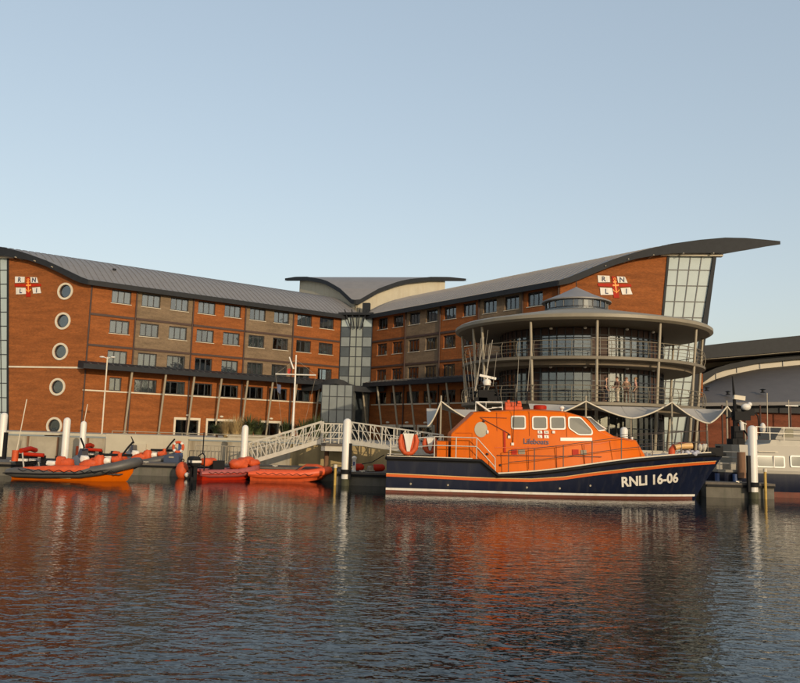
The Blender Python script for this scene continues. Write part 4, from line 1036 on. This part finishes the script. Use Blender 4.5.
m=MB(); zz=W(741,463,ys).z; m.box((xl-.6,45.4,(1.3+zz)/2),(1.5,2.6,zz-1.3)); m.build('fore_coaming',GREYB,gv)
m=MB(); z2=W(776,431,ys).z; xa,xb=W(757.5,440,ys).x,34
m.prism([V((xa,ys+.25,zt)),V((xa+.8,ys+.25,zt+.12)),V((xa+.9,ys+.25,zt+.32)),V((xb,ys+.25,zt+.35)),V((xb,ys+.25,zt))],(0,3.1,0)); up=m.build('upper_deck',PALE,gv)
m=MB(); x1=W(779,440,ys).x; z3=W(790,427,ys).z; m.prism([V((x1,ys+.5,zt+.34)),V((x1+.45,ys+.5,z3)),V((34,ys+.5,z3)),V((34,ys+.5,zt+.34))],(0,2.4,0)); fb=m.build('flybridge',GREYB,gv)
m=MB(); m.prism([V((x1+.42,ys+.47,zt+.5)),V((x1+.65,ys+.47,z3-.1)),V((x1+1.05,ys+.47,z3-.1)),V((x1+1.05,ys+.47,zt+.5))],(0,.03,0)); m.build('window',WGLASS,fb)
for (a,b) in ((756.8,785.5),(790.8,815),(820,845)):
    pts=rpoly([(W(a,455.3,ys).x,W(a,455.3,ys).z),(W(b,455.5,ys).x,W(a,455.3,ys).z),(W(b,467.4,ys).x,W(a,467.2,ys).z),(W(a,467,ys).x,W(a,467.2,ys).z)],.1)
    o,i_=pts,inset(pts,.07); m=MB(); f_=lambda p,d: V((p[0],ys+.03+.16*(p[1]-1.3)/(zt-1.3)-d,p[1]))
    m.loft([[f_(p,d) for p in pp] for pp,d in ((o,0),(o,.05),(i_,.05),(i_,0))],True,False)
    xm=(pts[0][0]+pts[8][0])/2; h0,h1=min(p[1] for p in pts),max(p[1] for p in pts); m.box((W((a+b)/2+3,460,ys).x,ys+.03,(h0+h1)/2),(.05,.06,h1-h0))
    wf=m.build('cabin_window',WHITE,gv); m=MB(); m.prism([f_(p,.03) for p in inset(pts,.06)],(0,-.015,0)); m.build('pane',GVGL,wf)
m=MB(); a=W(758,451.3,ys); b=W(778,451.9,ys); m.bar(a-Y*.02,b-Y*.02,.03,.05); m.build('name_board',CREAMT,gv)
m=MB()
for px in (757,770,784): p=W(px,440,ys); p.z=zt+.3; m.tube(p,p+Z*.75,.025,6)
for h in (.72,.4): a=W(753,440,ys);a.z=zt+.3+h; b=V((34,ys,zt+.3+h)); m.tube(a,b,.02,6)
for h in (.35,.7,1.0): m.tube(V((17.3,y0+.9,1.4+h)),V((xl-.2,y0+.1,1.4+h)),.018,5)
for x in (17.3,18,18.9): m.tube(V((x,y0+.9-.5*(x-17.3),1.35)),V((x,y0+.9-.5*(x-17.3),2.4)),.022,5)
m.build('guard_rail',GALV,gv,40)
m=MB(); p=W(731.5,460,45.3); q=W(733.5,375,45.3); 
m.tube(W(736,448,45.3),W(735,410,45.3),.15,8); m.path([W(735,412,45.3),W(734,395,45.3),W(732.3,376,45.3)],[.12,.08,.03],8); m.tube(W(737,420,45.3),W(748,436,45.3),.05,6); m.tube(W(726,418,45.3),W(741,414,45.3),.05,6)
m.box(W(741,416,45.3),(.9,.5,.5)); m.box(W(748,412,45.3),(.6,.4,.4)); m.bar(W(734,404,45.3),W(752,411,45.3),.1,.08)
m.path([W(750,408,45.3),W(758,416,45.3),W(760,436,45.3)],.045,6); m.box(W(737,434,45.3),(.5,.5,.9)); m.box(W(736,444,45.3),(.7,.8,.6)); mst=m.build('mast',BLACK,gv,40)
m=MB(); m.bar(W(733.5,397,45.2),W(744.5,398.5,45.2),.25,.25); m.build('radar',CREAMT,mst)
m=MB(); m.ball(W(746,407,45),(.28,.2,.2)); m.ball(W(749.5,404.5,45),(.14,.14,.14)); m.tube(W(741.3,422,45),W(742.3,430,45),.12,8); m.each('searchlight',WHITE,mst,smooth=40)
for px,a,b in ((767,393,432),(788.5,400,432)): m=MB(); m.tube(W(px+.6,b,45),W(px,a,45),.03,6); m.build('aerial',STEEL,mst,40)
m=MB(); m.bar(W(785.5,405.5,45),W(798,406,45),.05,.05); m.ball(W(762.8,428,44.3),(.16,.16,.3)); m.each('lamp_arm',WHITE,mst,smooth=40)
m=MB(); m.tube(W(741.2,452,43.2),W(741.8,478,43.2),.22,12); m.build('dark_fender',WOOD,gv,40)
for x in (17.7,18.6): m=MB(); m.tube(V((x,y0+.15-.2*(x-17.7),.75)),V((x,y0+.15-.2*(x-17.7),1.2)),.13,12); m.build('blue_fender',BLUE,gv,40)

# ------------------------------------------------------------------ inflatable boats
def tube_sponson(m,L,B,r,zb,rise,tilt=0,n=9,yo=0):
    pts=[];rs=[]
    for side in (-1,):
        pass
    path=[(-L/2,-B),(-L/2+.5,-B),(-L*.2,-B),(L*.1,-B),(L*.25,-B*.94),(L*.36,-B*.78),(L*.44,-B*.5),(L*.485,-B*.18)]
    path=path+[(x,-y) for x,y in reversed(path)]
    for i,(x,y) in enumerate(path):
        k=max(0,(x+L*.05)/(L*.55)); pts.append(V((x,y,zb+rise*k**1.8))); rs.append(r*(.55 if i in(0,len(path)-1) else 1))
    return m.path(pts,rs,n)
def outboard(root,x,y,z,s=1.,band=True,cowl=BLACK):
    m=MB(); m.loft([[V((x+a*s,y+b*s,z+h*s)) for a,b in ((-.3*k,-.2*k),(.22*k,-.2*k),(.28*k,0),(.22*k,.2*k),(-.3*k,.2*k),(-.36*k,0))] for h,k in ((.0,.85),(.1,1),(.42,1),(.55,.75),(.58,.4))]); o=m.build('outboard_engine',cowl,root,35,loc=True)
    m=MB(); m.box((x-.02*s,y,z-.35*s),(.22*s,.12*s,.75*s)); m.box((x-.1*s,y,z-.78*s),(.4*s,.06*s,.25*s)); m.build('engine_leg',BLACK,o,loc=True)
    if band: m=MB(); m.box((x-.03*s,y,z+.27*s),(.60*s,.43*s,.13*s)); m.build('white_band',WHITE,o,loc=True)
def big_rib(loc,rotz,label):
    r=thing('inflatable_boat',label,'inflatable boat',loc,rotz,'inflatable rescue boats'); L=6.3
    m=MB(); tube_sponson(m,L,1.05,.26,.52,.66,n=12); tb=m.build('tube',GREYT,r,50,loc=True)
    m=MB()
    for s in (-1,1): m.path([V((-L*.36,s*1.07,.68)),V((-L*.1,s*1.07,.69)),V((L*.1,s*1.06,.73)),V((L*.18,s*1.03,.80))],[.12,.24,.24,.16],10)
    m.each('tube_cover',ORANGE2,tb,smooth=50,loc=True)
    m=MB(); tube_sponson(m,L*1.01,1.30,.045,.48,.66,n=6); m.build('rubbing_strake',BLACK,tb,50,loc=True)
    m=MB(); rings=[]
    for x,b,zk,zc in ((-L/2+.2,.95,-.35,.42),(0,.95,-.35,.42),(L*.2,.85,-.3,.5),(L*.33,.6,-.12,.64),(L*.42,.32,.22,.8),(L*.46,.1,.62,.98)):
        rings.append([V((x,-b,zc)),V((x,-b*.85,zk+(zc-zk)*.55)),V((x,0,zk)),V((x,b*.85,zk+(zc-zk)*.55)),V((x,b,zc))])
    m.loft(rings,True,True); m.build('hull',ORANGE,r,40,loc=True)
    m=MB(); m.bar((L*.29,-.86,.62),(L*.40,-.48,.80),.03,.09); m.box((-L*.02,-1.02,.32),(.55,.04,.07)); m.each('white_marking',YSTRIPE,r,loc=True)
    m=MB(); m.box((0,0,.55),(L*.8,1.5,.06)); m.build('floor',GREYT,r,loc=True)
    outboard(r,-L/2+.15+.35,-.42,.85); outboard(r,-L/2+.5,.42,.85)
    m=MB(); m.prism([V((-.3,-.4,.55)),V((.5,-.4,.55)),V((.35,-.4,1.15)),V((.1,-.4,1.45)),V((-.2,-.4,1.25))],(0,.8,0)); cs=m.build('console',mat('console_grey',(.08,.10,.14),.5),r,loc=True)
    m=MB(); m.prism([V((.12,-.38,1.43)),V((.38,-.38,1.15)),V((.32,-.38,1.75)),V((.2,-.38,1.78))],(0,.76,0)); m.build('screen',SCREEN,cs,loc=True)
    for x in (-1.55,-.8):
        m=MB(); m.loft([[V((x+a,b,h)) for a,b in ((-.28,-.2),(.28,-.2),(.28,.2),(-.28,.2))] for h in (.55,.95)]); m.path([V((x-.3,0,1.02)),V((x+.28,0,1.0))],.17,10); m.box((x-.28,0,1.18),(.1,.36,.34)); m.build('seat',BLACK,r,40,loc=True)
    m=MB()
    for s in (-1,1): m.path([V((-L/2+.75,s*.8,.75)),V((-L/2+.55,s*.7,1.55)),V((-L/2+.5,s*.45,1.68))],.04,6)
    m.tube(V((-L/2+.5,-.5,1.68)),V((-L/2+.5,.5,1.68)),.04,6); af=m.build('roll_bar',GALV,r,40,loc=True)
    m=MB(); m.path([V((-L/2+.5,-.75,1.58)),V((-L/2+.6,0,1.68)),V((-L/2+.5,.75,1.58))],.13,10); m.path([V((-L/2+.6,-.6,1.42)),V((-L/2+1.6,-.55,1.38))],.10,8); m.build('righting_bag',RED,af,50,loc=True)
    m=MB(); m.tube(V((-L/2+.2,-.7,1.05)),V((-L/2+.2,-.7,1.6)),.16,12); m.build('marker_buoy',ORANGE2,r,40,loc=True)
    m=MB(); m.tube(V((-L/2+.25,-.7,1.5)),V((-L/2+.5,-.6,4.2)),.025,6); m.build('whip_aerial',CREAMT,r,40,loc=True)
    m=MB()
    for x,y,z,a,b,c in ((-.2,-.75,1.02,.35,.22,.26),(-.55,-.72,1.1,.28,.2,.3),(.9,-.6,.95,.5,.3,.3),(1.3,-.55,1.15,.28,.2,.35),(1.0,.3,1.0,.6,.4,.35),(1.9,.0,1.15,.45,.35,.22),(2.2,-.45,1.28,.3,.2,.18)): m.lump((x,y,z),(a,b,c))
    m.each('kit_bag',ORANGE2,r,smooth=50,loc=True)
    m=MB()
    for x,y,z,a,b,c in ((.55,-.5,1.25,.25,.18,.2),(1.65,-.35,1.2,.25,.2,.16),(-1.1,-.6,1.0,.3,.15,.14)): m.lump((x,y,z),(a,b,c))
    m.each('white_bag',WHITE,r,smooth=50,loc=True)
    m=MB(); m.tube(V((1.5,-.5,1.5)),V((2.6,.5,1.48)),.07,8); m.path([V((.2,.4,1.3)),V((.05,.42,1.9)),V((-.15,.45,2.3))],.05,6); m.path([V((2.0,.4,1.3)),V((2.4,.45,1.9)),V((2.65,.45,2.2))],.05,6); m.each('dark_gear',BLACK,r,smooth=40,loc=True)
    m=MB(); m.tube(V((2.35,-.5,1.25)),V((2.35,-.5,1.6)),.10,10); m.build('bow_light',ORANGE2,r,40,loc=True)
    # lifeline loops along the tube
    m=MB()
    for k in range(10):
        x=-L*.38+k*.52; m.path([V((x,-1.36,.72+max(0,x)*.02)),V((x+.26,-1.38,.60+max(0,x)*.02)),V((x+.5,-1.36,.72+max(0,x)*.02))],.018,5)
    m.each('lifeline',BLACK,r,smooth=40,loc=True)
    return r
pL=at(74,478,40.6); ribL=big_rib((pL.x+.1,40.7,-.17),math.radians(-2),'large grey and orange inflatable rescue boat with high bow at the left')
r2=copy_tree(ribL); r2.location=(pL.x+3.2,50-1.0-.9+.9-0.0,.0); r2.location=(pL.x-.2,49.35,-.1) 
r2['label']='second grey and orange inflatable mostly hidden behind the left pontoon'

def raft(loc,rotz,label,L,tube,cover,engine):
    r=thing('inflatable_boat',label,'inflatable boat',loc,rotz,'inflatable rescue boats')
    m=MB(); tube_sponson(m,L,.68,.23,.36,.30,n=12); tb=m.build('tube',tube,r,50,loc=True)
    m=MB(); tube_sponson(m,L*1.0,.89,.035,.34,.30,n=6); m.build('rubbing_strake',cover,tb,50,loc=True)
    m=MB(); rings=[]
    for x,b,zk,zc in ((-L/2+.1,.75,-.15,.28),(0,.75,-.15,.28),(L*.25,.62,-.08,.36),(L*.4,.35,.1,.5),(L*.47,.1,.4,.62)): rings.append([V((x,-b,zc)),V((x,-b*.8,zk+.1)),V((x,0,zk)),V((x,b*.8,zk+.1)),V((x,b,zc))])
    m.loft(rings); m.build('hull',cover,r,40,loc=True)
    m=MB(); m.box((0,0,.42),(L*.85,1.0,.05)); m.build('floor',cover,r,loc=True)
    m=MB(); m.loft([[V((x,-b,z-.12)),V((x,-b*.5,z)),V((x,b*.5,z)),V((x,b,z-.12))] for x,b,z in ((L*.08,.5,.62),(L*.2,.52,.98),(L*.34,.45,.98),(L*.44,.25,.85))]); m.build('bow_dodger',ORANGE2,r,40,loc=True)
    m=MB()
    for k in range(7): x=-L*.4+k*L*.1; m.path([V((x,-.9,.46)),V((x+L*.05,-.93,.36)),V((x+L*.1,-.9,.46))],.016,5)
    m.each('lifeline',BLACK,r,smooth=40,loc=True)
    if engine: outboard(r,-L/2-.1,-.18,.75,.9,True)
    return r
p=at(290,480,45.2); raft((p.x,45.05,0),math.radians(3),'low all orange inflatable moored below the left gangway',4.5,mat('orange_tube',(.62,.085,.02),.5,var=.15,scale=3),ORANGE2,False)
p=at(227,480,44.9); rr_=raft((p.x,44.7,0),math.radians(38),'faded red inflatable with outboards and piled gear seen from its stern quarter',3.7,MAUVE,RED,True)
outboard(rr_,-1.95,.22,.75,.9,True)
m=MB()
for x,y,z,a,b,c in ((.6,-.2,.85,.6,.45,.3),(1.2,0,1.0,.5,.4,.28),(1.5,-.2,.95,.4,.3,.2)): m.lump((x,y,z),(a,b,c))
m.each('kit_bag',ORANGE2,rr_,smooth=50,loc=True)
m=MB(); m.lump((-1.35,-.2,.98),(.32,.3,.24)); m.lump((-1.0,.1,1.0),(.4,.3,.2)); m.each('orange_cover',ORANGE2,rr_,smooth=50,loc=True)
m=MB(); m.path([V((-1.6,-.5,.5)),V((-1.55,-.4,1.3)),V((-1.5,0,1.45)),V((-1.55,.4,1.3)),V((-1.6,.5,.5))],.035,6); m.tube(V((-1.5,0,1.4)),V((-1.5,0,2.6)),.035,6); m.box((-.6,0,.8),(.7,.45,.5)); m.build('roll_bar',BLACK,rr_,40,loc=True)
p=at(182,470,44.6); r=thing('mooring_buoy','round orange fender buoy on the water beside the outboard engines','buoy',(p.x,44.6,.1))
m=MB(); m.ball((p.x,44.6,.42),(.36,.36,.5),16,10); m.build('float',ORANGE2,r,60); m=MB(); m.torus((p.x,44.6,.98),.08,.03); m.build('eye',BLACK,r,60)
for px,py in ((187,474.8),(197.3,474.5)):
    p=at(px,py,44.3); r=thing('small_float','small white ball float between red inflatable and orange buoy','float',(p.x,44.3,0),0,'small white floats')
    m=MB(); m.ball((p.x,44.3,p.z),.14,12,8); m.build('ball',WHITE,r,60); m=MB(); m.tube((p.x,44.3,p.z+.12),(p.x,44.3,p.z+.25),.03,6); m.build('eye',BLACK,r)

# ------------------------------------------------------------------ quay furniture
p=at(179,447,48.3); r=thing('lifebuoy_post','orange and white lifebuoy ring on a blue post in front of the pale wall','lifebuoy',(p.x,48.3,.72))
m=MB(); m.box((p.x+.05,48.3,1.3),(.16,.12,1.2)); m.box((p.x+.05,48.2,1.0),(.4,.3,.55)); m.build('post',BLUE,r)
m=MB(); m.torus((p.x,48.12,p.z),.30,.085,(X,Z),24,10); rg=m.build('ring',ORANGE2,r,60)
m=MB()
for k in range(4):
    a=math.pi/4+k*math.pi/2; m.torus((p.x,48.12,p.z),.30,.09,(X,Z),4,10,a-.22,a+.22)
m.each('white_band',WHITE,rg,smooth=60)
p=at(174,460,47.9); r=thing('storage_box','dark blue storage box on the pontoon below the lifebuoy','box',(p.x,47.6,.72)); m=MB(); m.prism([V((p.x-.45,47.3,.73)),V((p.x+.45,47.3,.73)),V((p.x+.45,47.3,1.1)),V((p.x+.3,47.3,1.25)),V((p.x-.45,47.3,1.12))],(0,.6,0)); m.build('body',mat('dark_blue_box',(.025,.04,.08),.6),r); m=MB(); m.box((p.x,47.28,1.05),(.3,.04,.08)); m.build('latch',STEEL,r)
for px,lab,mt in ((357,'dark red mooring fender on the pontoon beside the tall pile',RED),(378,'red fender on the pontoon against the lifeboat stern',RED),(371,'grey rope bundle on the pontoon near the lifeboat stern',CONC)):
    p=at(px,468,43.6); r=thing('deck_fender' if mt is RED else 'rope_bundle',lab,'fender' if mt is RED else 'rope',(p.x,43.6,.72))
    m=MB()
    if mt is RED: m.tube((p.x-.25,43.6,.93),(p.x+.2,43.65,.95),.2,12); m.ball((p.x+.2,43.65,.95),.2); m.build('body',mt,r,50); m=MB(); m.torus((p.x-.3,43.6,.95),.08,.025); m.build('eye',BLACK,r,50)
    else:
        for k in range(4): m.torus((p.x,43.6,.78+.07*k),.22-.02*k,.045,(X,Y),18,6)
        m.build('coil',mt,r,50)
p=at(354,466,43.3); r=thing('power_pedestal','small white service pedestal on the pontoon near the tall pile','pedestal',(p.x,43.3,.72)); m=MB(); m.lathe([(.13,.72),(.1,.8),(.1,1.35),(.14,1.4),(.14,1.5),(.02,1.56)],(p.x,43.3,0),12); m.build('body',WHITE,r,40); m=MB(); m.box((p.x,43.19,1.15),(.1,.03,.2)); m.build('socket',BLUE,r)
m=MB(); a=at(362,464,43.3); b=at(384,455,40.2); m.path([a,a.lerp(b,.5)-Z*.12,b],.025,5); o=m.build('mooring_rope',BLACK,None,40); tag(o,'dark mooring rope from pontoon to the lifeboat stern','rope')
# quay railing
r=thing('quay_railing','thin grey handrail on the quay edge between rendered wall and left gangway','railing',(-9,QY+.2,GZ))
m=MB(); xa,xb=at(112,436,QY+.15).x,at(322,436,QY+.15).x
for h in (.98,.5): m.tube((xa,QY+.15,GZ+h-.6+.0),(xb,QY+.15,GZ+h-.6),.025,6)
n=9
for k in range(n+1): x=xa+(xb-xa)*k/n; m.tube((x,QY+.15,GZ),(x,QY+.15,GZ+.40),.025,6)
m.build('rails',STEEL,r,40)
r=thing('pontoon_railing','grey upright railing on the pontoon left of the gangway foot','railing',(at(218,460,48.4).x,48.4,.72))
m=MB(); xa,xb=at(195,460,48.4).x,at(248,460,48.4).x
for h in (1.05,.1): m.tube((xa,48.4,.72+h),(xb,48.4,.72+h),.025,6)
for k in range(15): x=xa+(xb-xa)*k/14; m.tube((x,48.4,.72),(x,48.4,1.77),.018 if k%4 else .03,6)
m.build('rails',STEEL,r,40)
# signal mast
p=at(293,425,53); top=at(296.3,355,53); r=thing('signal_mast','tall white signal mast with yard and gaff among the planting','flagpole',(p.x,53,GZ))
bx=p.x; m=MB(); m.tube((bx,53,GZ),(bx,53,top.z),.085,10,.05); m.build('pole',WHITE,r,40)
ya,yb=at(275.5,374,53),at(316,375.2,53); m=MB(); m.tube(ya,yb,.045,8); m.build('yard',WHITE,r,40)
m=MB(); m.tube(at(293.5,369,53),at(289.3,357,53),.06,8,.04); m.build('gaff',WHITE,r,40)
m=MB()
for a,b in ((ya,V((bx,53,top.z-.3))),(yb,V((bx,53,top.z-.3))),(ya,V((bx-.6,53,GZ+.3))),(yb,V((bx+.6,53,GZ+.3)))): m.tube(a,b,.008,4)
m.build('stay',STEEL,r,40)
def flag(pts,y,label,mt,r_par=None):
    m=MB(); q=[at(x,yy,y) for x,yy in pts]; rings=[]
    for i in range(9):
        s=i/8; a=q[0].lerp(q[3],s); b=q[1].lerp(q[2],s); rings.append([a.lerp(b,k/4)+Y*.08*math.sin(s*7+k*1.3) for k in range(5)])
    m.loft(rings,False,False); m.loft([[p+Y*.012 for p in g] for g in rings],False,False); o=m.build('signal_flag',mt,None,60,recalc=False); tag(o,label,'flag')
flag([(277,384),(281,385),(280.5,394),(277.5,392)],53.02,'limp faded blue flag hanging under the left end of the yard',cloth('flag_blue',(.10,.12,.20)))
flag([(287.5,368.5),(290.5,368.5),(290.3,374),(287.6,373.5)],53.03,'tiny red and white flag hanging from the gaff of the mast',cloth('flag_red',(.5,.06,.04)))
# lamp post
p=at(104.8,357,60); b=at(105.8,380,60); r=thing('lamp_post','slim white twin headed lamp post before the left wing','street lamp',(b.x,60,GZ))
m=MB(); m.tube((b.x,60,GZ),(b.x,60,p.z),.06,8,.05); m.build('pole',CREAMT,r,40)
m=MB()
for s in (-1,1): m.tube((b.x,60,p.z-.1),(b.x+s*.35,60,p.z+.02),.03,6); m.ball((b.x+s*.42,60,p.z),(.2,.14,.07))
m.build('lamp_head',WHITE,r,50)

# ------------------------------------------------------------------ planting on the quay
def blades(m,c,n,h,spread,wid,droop):
    for i in range(n):
        a=random.uniform(0,2*math.pi); q=random.random()**.6; L=h*random.uniform(.6,1.08); d=V((math.cos(a),math.sin(a),0)); sd=V((-d.y,d.x,0))*wid
        b=c+d*random.uniform(0,.28)*spread; pts=[]
        for k in range(5):
            s=k/4; pts.append(b+d*(spread*q*s*s+spread*.15*s)+Z*(L*s-droop*L*q*s**3))
        vs=[];
        for k,p_ in enumerate(pts): w_=1-.9*(k/4)**1.5; vs+= [p_-sd*w_,p_+sd*w_]
        m.add(vs,[(2*k,2*k+1,2*k+3,2*k+2) for k in range(4)])
def plant(kind,px,y,h,label,spread,mt,n,wid,droop,trunk=0,cat='shrub'):
    c=at(px,430,y); c.z=GZ; r=thing(kind,label,cat,c,0,'planting on the quay')
    m=MB(); blades(m,c+Z*trunk,n,h-trunk,spread,wid,droop); m.build('foliage',mt,r,recalc=False)
    if trunk: m=MB(); m.tube(c,c+Z*(trunk+.1),.1,8,.07); m.build('stem',WOOD,r,40)
    return c
for px,y,h,s,lab in ((227,52.5,1.55,.75,'straw coloured pampas clump left of the green shrubs'),(236,52.2,1.85,.8,'tall straw coloured pampas clump in the middle of the planting')):
    c=plant('pampas_grass',px,y,h,lab,s,STRAW,420,.02,.35,cat='grass clump')
for px,y,h,s,lab in ((249,53.2,2.0,1.0,'dark spiky shrub between the pampas and the left white pile'),(258,54.5,1.7,.9,'low dark spiky shrub in front of a ground floor door'),(286,53.8,1.7,.9,'dark spiky shrub directly left of the signal mast'),(303,53.2,1.75,1.0,'dark spiky shrub directly right of the signal mast'),(315,54,2.1,1.05,'tall dark spiky shrub beside the top of the left gangway'),(324,55.5,1.8,.9,'dark spiky shrub nearest the entrance glazing'),(217,55,1.3,.8,'small dark shrub at the left end of the planting')):
    plant('cordyline_shrub',px,y,h,lab,s,LEAF,330,.035,.55,.35)
r=thing('planter_wall','low pale planter wall under the quay shrubs','wall',(at(262,440,51.7).x,51.7,GZ)); xa,xb=at(228,440,51.7).x,at(318,440,51.7).x
m=MB(); m.box(((xa+xb)/2,51.7,GZ+.12),(xb-xa,.3,.3)); m.build('wall_face',CONC,r); m=MB(); m.box(((xa+xb)/2,51.7,GZ+.30),(xb-xa+.1,.4,.07)); m.build('coping',CREAM,r)

# ------------------------------------------------------------------ people on the lower balcony
def skin(name,verts,edges,radii,mt,parent,sub=1,root=0):
    me=bpy.data.meshes.new(name); me.from_pydata([tuple(v) for v in verts],edges,[]); o=bpy.data.objects.new(name,me); COL.objects.link(o)
    md=o.modifiers.new('s','SKIN')
    for i,r_ in enumerate(radii): d=me.skin_vertices[0].data[i]; d.radius=(r_,r_); d.use_root=(i==root)
    sb=o.modifiers.new('u','SUBSURF'); sb.levels=sub
    dg=bpy.context.evaluated_depsgraph_get(); dg.update(); m2=bpy.data.meshes.new_from_object(o.evaluated_get(dg)); bpy.data.objects.remove(o); bpy.data.meshes.remove(me)
    m2.materials.clear(); m2.materials.append(mt); m2.shade_smooth(); q=bpy.data.objects.new(name,m2); COL.objects.link(q); q.parent=parent; return q
def person(loc,rot,label,top,bottom,hair,arm=0,k=1.):
    r=thing('person',label,'person',loc,rot,'people on the balcony')
    S=lambda *a: V(a)*k
    hl,hr=((S(.33,-.22,1.02),S(.36,.12,1.0)) if arm==1 else (S(.10,-.27,.86),S(.10,.27,.86)))
    el,er=((S(.02,-.30,1.12),S(.04,.28,1.12)) if arm==1 else (S(-.02,-.27,1.10),S(-.02,.27,1.10)))
    vt=[S(0,0,.95),S(0,0,1.18),S(0,0,1.40),S(0,0,1.50),S(.02,0,1.60),S(.02,0,1.70),          #0-5 spine, head
        S(0,-.17,1.40),el,hl, S(0,.17,1.40),er,hr,                                               #6-11 arms
        S(0,-.10,.88),S(.02,-.11,.48),S(-.02,-.11,.07),S(.13,-.12,.03), S(0,.10,.88),S(.03,.11,.48),S(0,.11,.07),S(.15,.12,.03)]
    ed=[(0,1),(1,2),(2,3),(3,4),(4,5),(2,6),(6,7),(7,8),(2,9),(9,10),(10,11),(0,12),(12,13),(13,14),(14,15),(0,16),(16,17),(17,18),(18,19)]
    ra=[.13,.12,.14,.055,.095,.08,.06,.045,.030,.06,.045,.030,.085,.06,.045,.035,.085,.06,.045,.035]
    for h,e in ((8,7),(11,10)):
        d=(vt[h]-vt[e]).normalized(); sd=d.cross(X).normalized() if abs(d.x)<.9 else Y
        for j in range(5):
            o=len(vt); off=X*((j-1.5)*.02) if arm==0 else sd*((j-1.5)*.02)
            ln=(.07,.085,.09,.08,.05)[j]; vt+= [vt[h]+d*.03*k+off*1.2*k, vt[h]+d*(.03+ln)*k+off*1.6*k+(X*.02*k if arm==0 else -Z*.02*k)]; ed+= [(h,o),(o,o+1)]; ra+=[.009,.008]
    body=skin('body',vt,ed,[a*k for a in ra],SKIN,r,1)
    cl=list(range(0,4)); sub=[0,1,2,6,7,9,10]; mp={a:i for i,a in enumerate(sub)}
    skin('shirt',[vt[a] for a in sub],[(mp[a],mp[b]) for a,b in ed if a in mp and b in mp],[ra[a]*k*1.18 for a in sub],top,r,1)
    sub=[0,12,13,14,16,17,18]; mp={a:i for i,a in enumerate(sub)}
    skin('trousers',[vt[a] for a in sub],[(mp[a],mp[b]) for a,b in ed if a in mp and b in mp],[ra[a]*k*1.2 for a in sub],bottom,r,1)
    m=MB(); m.ball(S(-.012,0,1.685),(.112*k,.105*k,.105*k)); m.build('hair',hair,r,60,loc=True)
    m=MB(); m.ball(S(.115,0,1.62),(.022*k,.014*k,.025*k)); m.ball(S(.09,.035,1.65),.012*k); m.ball(S(.09,-.035,1.65),.012*k); m.ball(S(.02,.1,1.63),(.02*k,.012*k,.035*k)); m.ball(S(.02,-.1,1.63),(.02*k,.012*k,.035*k)); m.build('face',SKIN,r,60,loc=True)
    m=MB()
    for s in(-1,1): m.ball(S(.07,s*.115,.04),(.14*k,.05*k,.045*k))
    m.each('shoe',BLACK,r,smooth=60,loc=True)
BH=5.425
for px,dy,rot,lab,t_,b_,h_,arm in ((606,.75,-20,'person in dark clothes on the balcony, standing apart at the left',cloth('black_jacket',(.02,.02,.025)),cloth('black_trousers',(.02,.02,.03)),cloth('dark_hair',(.03,.02,.015)),0),
    (617,.55,200,'person in pale trousers and brown top leaning at the balcony rail',cloth('brown_top',(.16,.09,.06)),cloth('pale_trousers',(.5,.42,.32)),cloth('brown_hair',(.08,.04,.02)),1),
    (626.5,.6,-100,'person in brown coat beside the balcony column',cloth('tan_coat',(.20,.12,.075)),cloth('brown_trousers',(.10,.06,.045)),cloth('red_hair',(.16,.07,.03)),1),
    (635.5,.7,170,'person in pinkish top at the right of the balcony group',cloth('pink_top',(.42,.22,.17)),cloth('grey_trousers',(.16,.13,.11)),cloth('fair_hair',(.25,.14,.06)),0)):
    # stand just behind the handrail of the lower balcony
    d=RM@V(((px-400)/F,(341.5-395)/F,-1)); d.z=0; d.normalize()
    R_=9.35-dy; b_q=d.x*RCX+d.y*RCY; t=b_q-math.sqrt(b_q*b_q-(RCX**2+RCY**2-R_*R_)); q=d*t
    person((q.x,q.y,BH),math.radians(rot),lab,t_,b_,h_,arm,.98 if arm else 1.0)
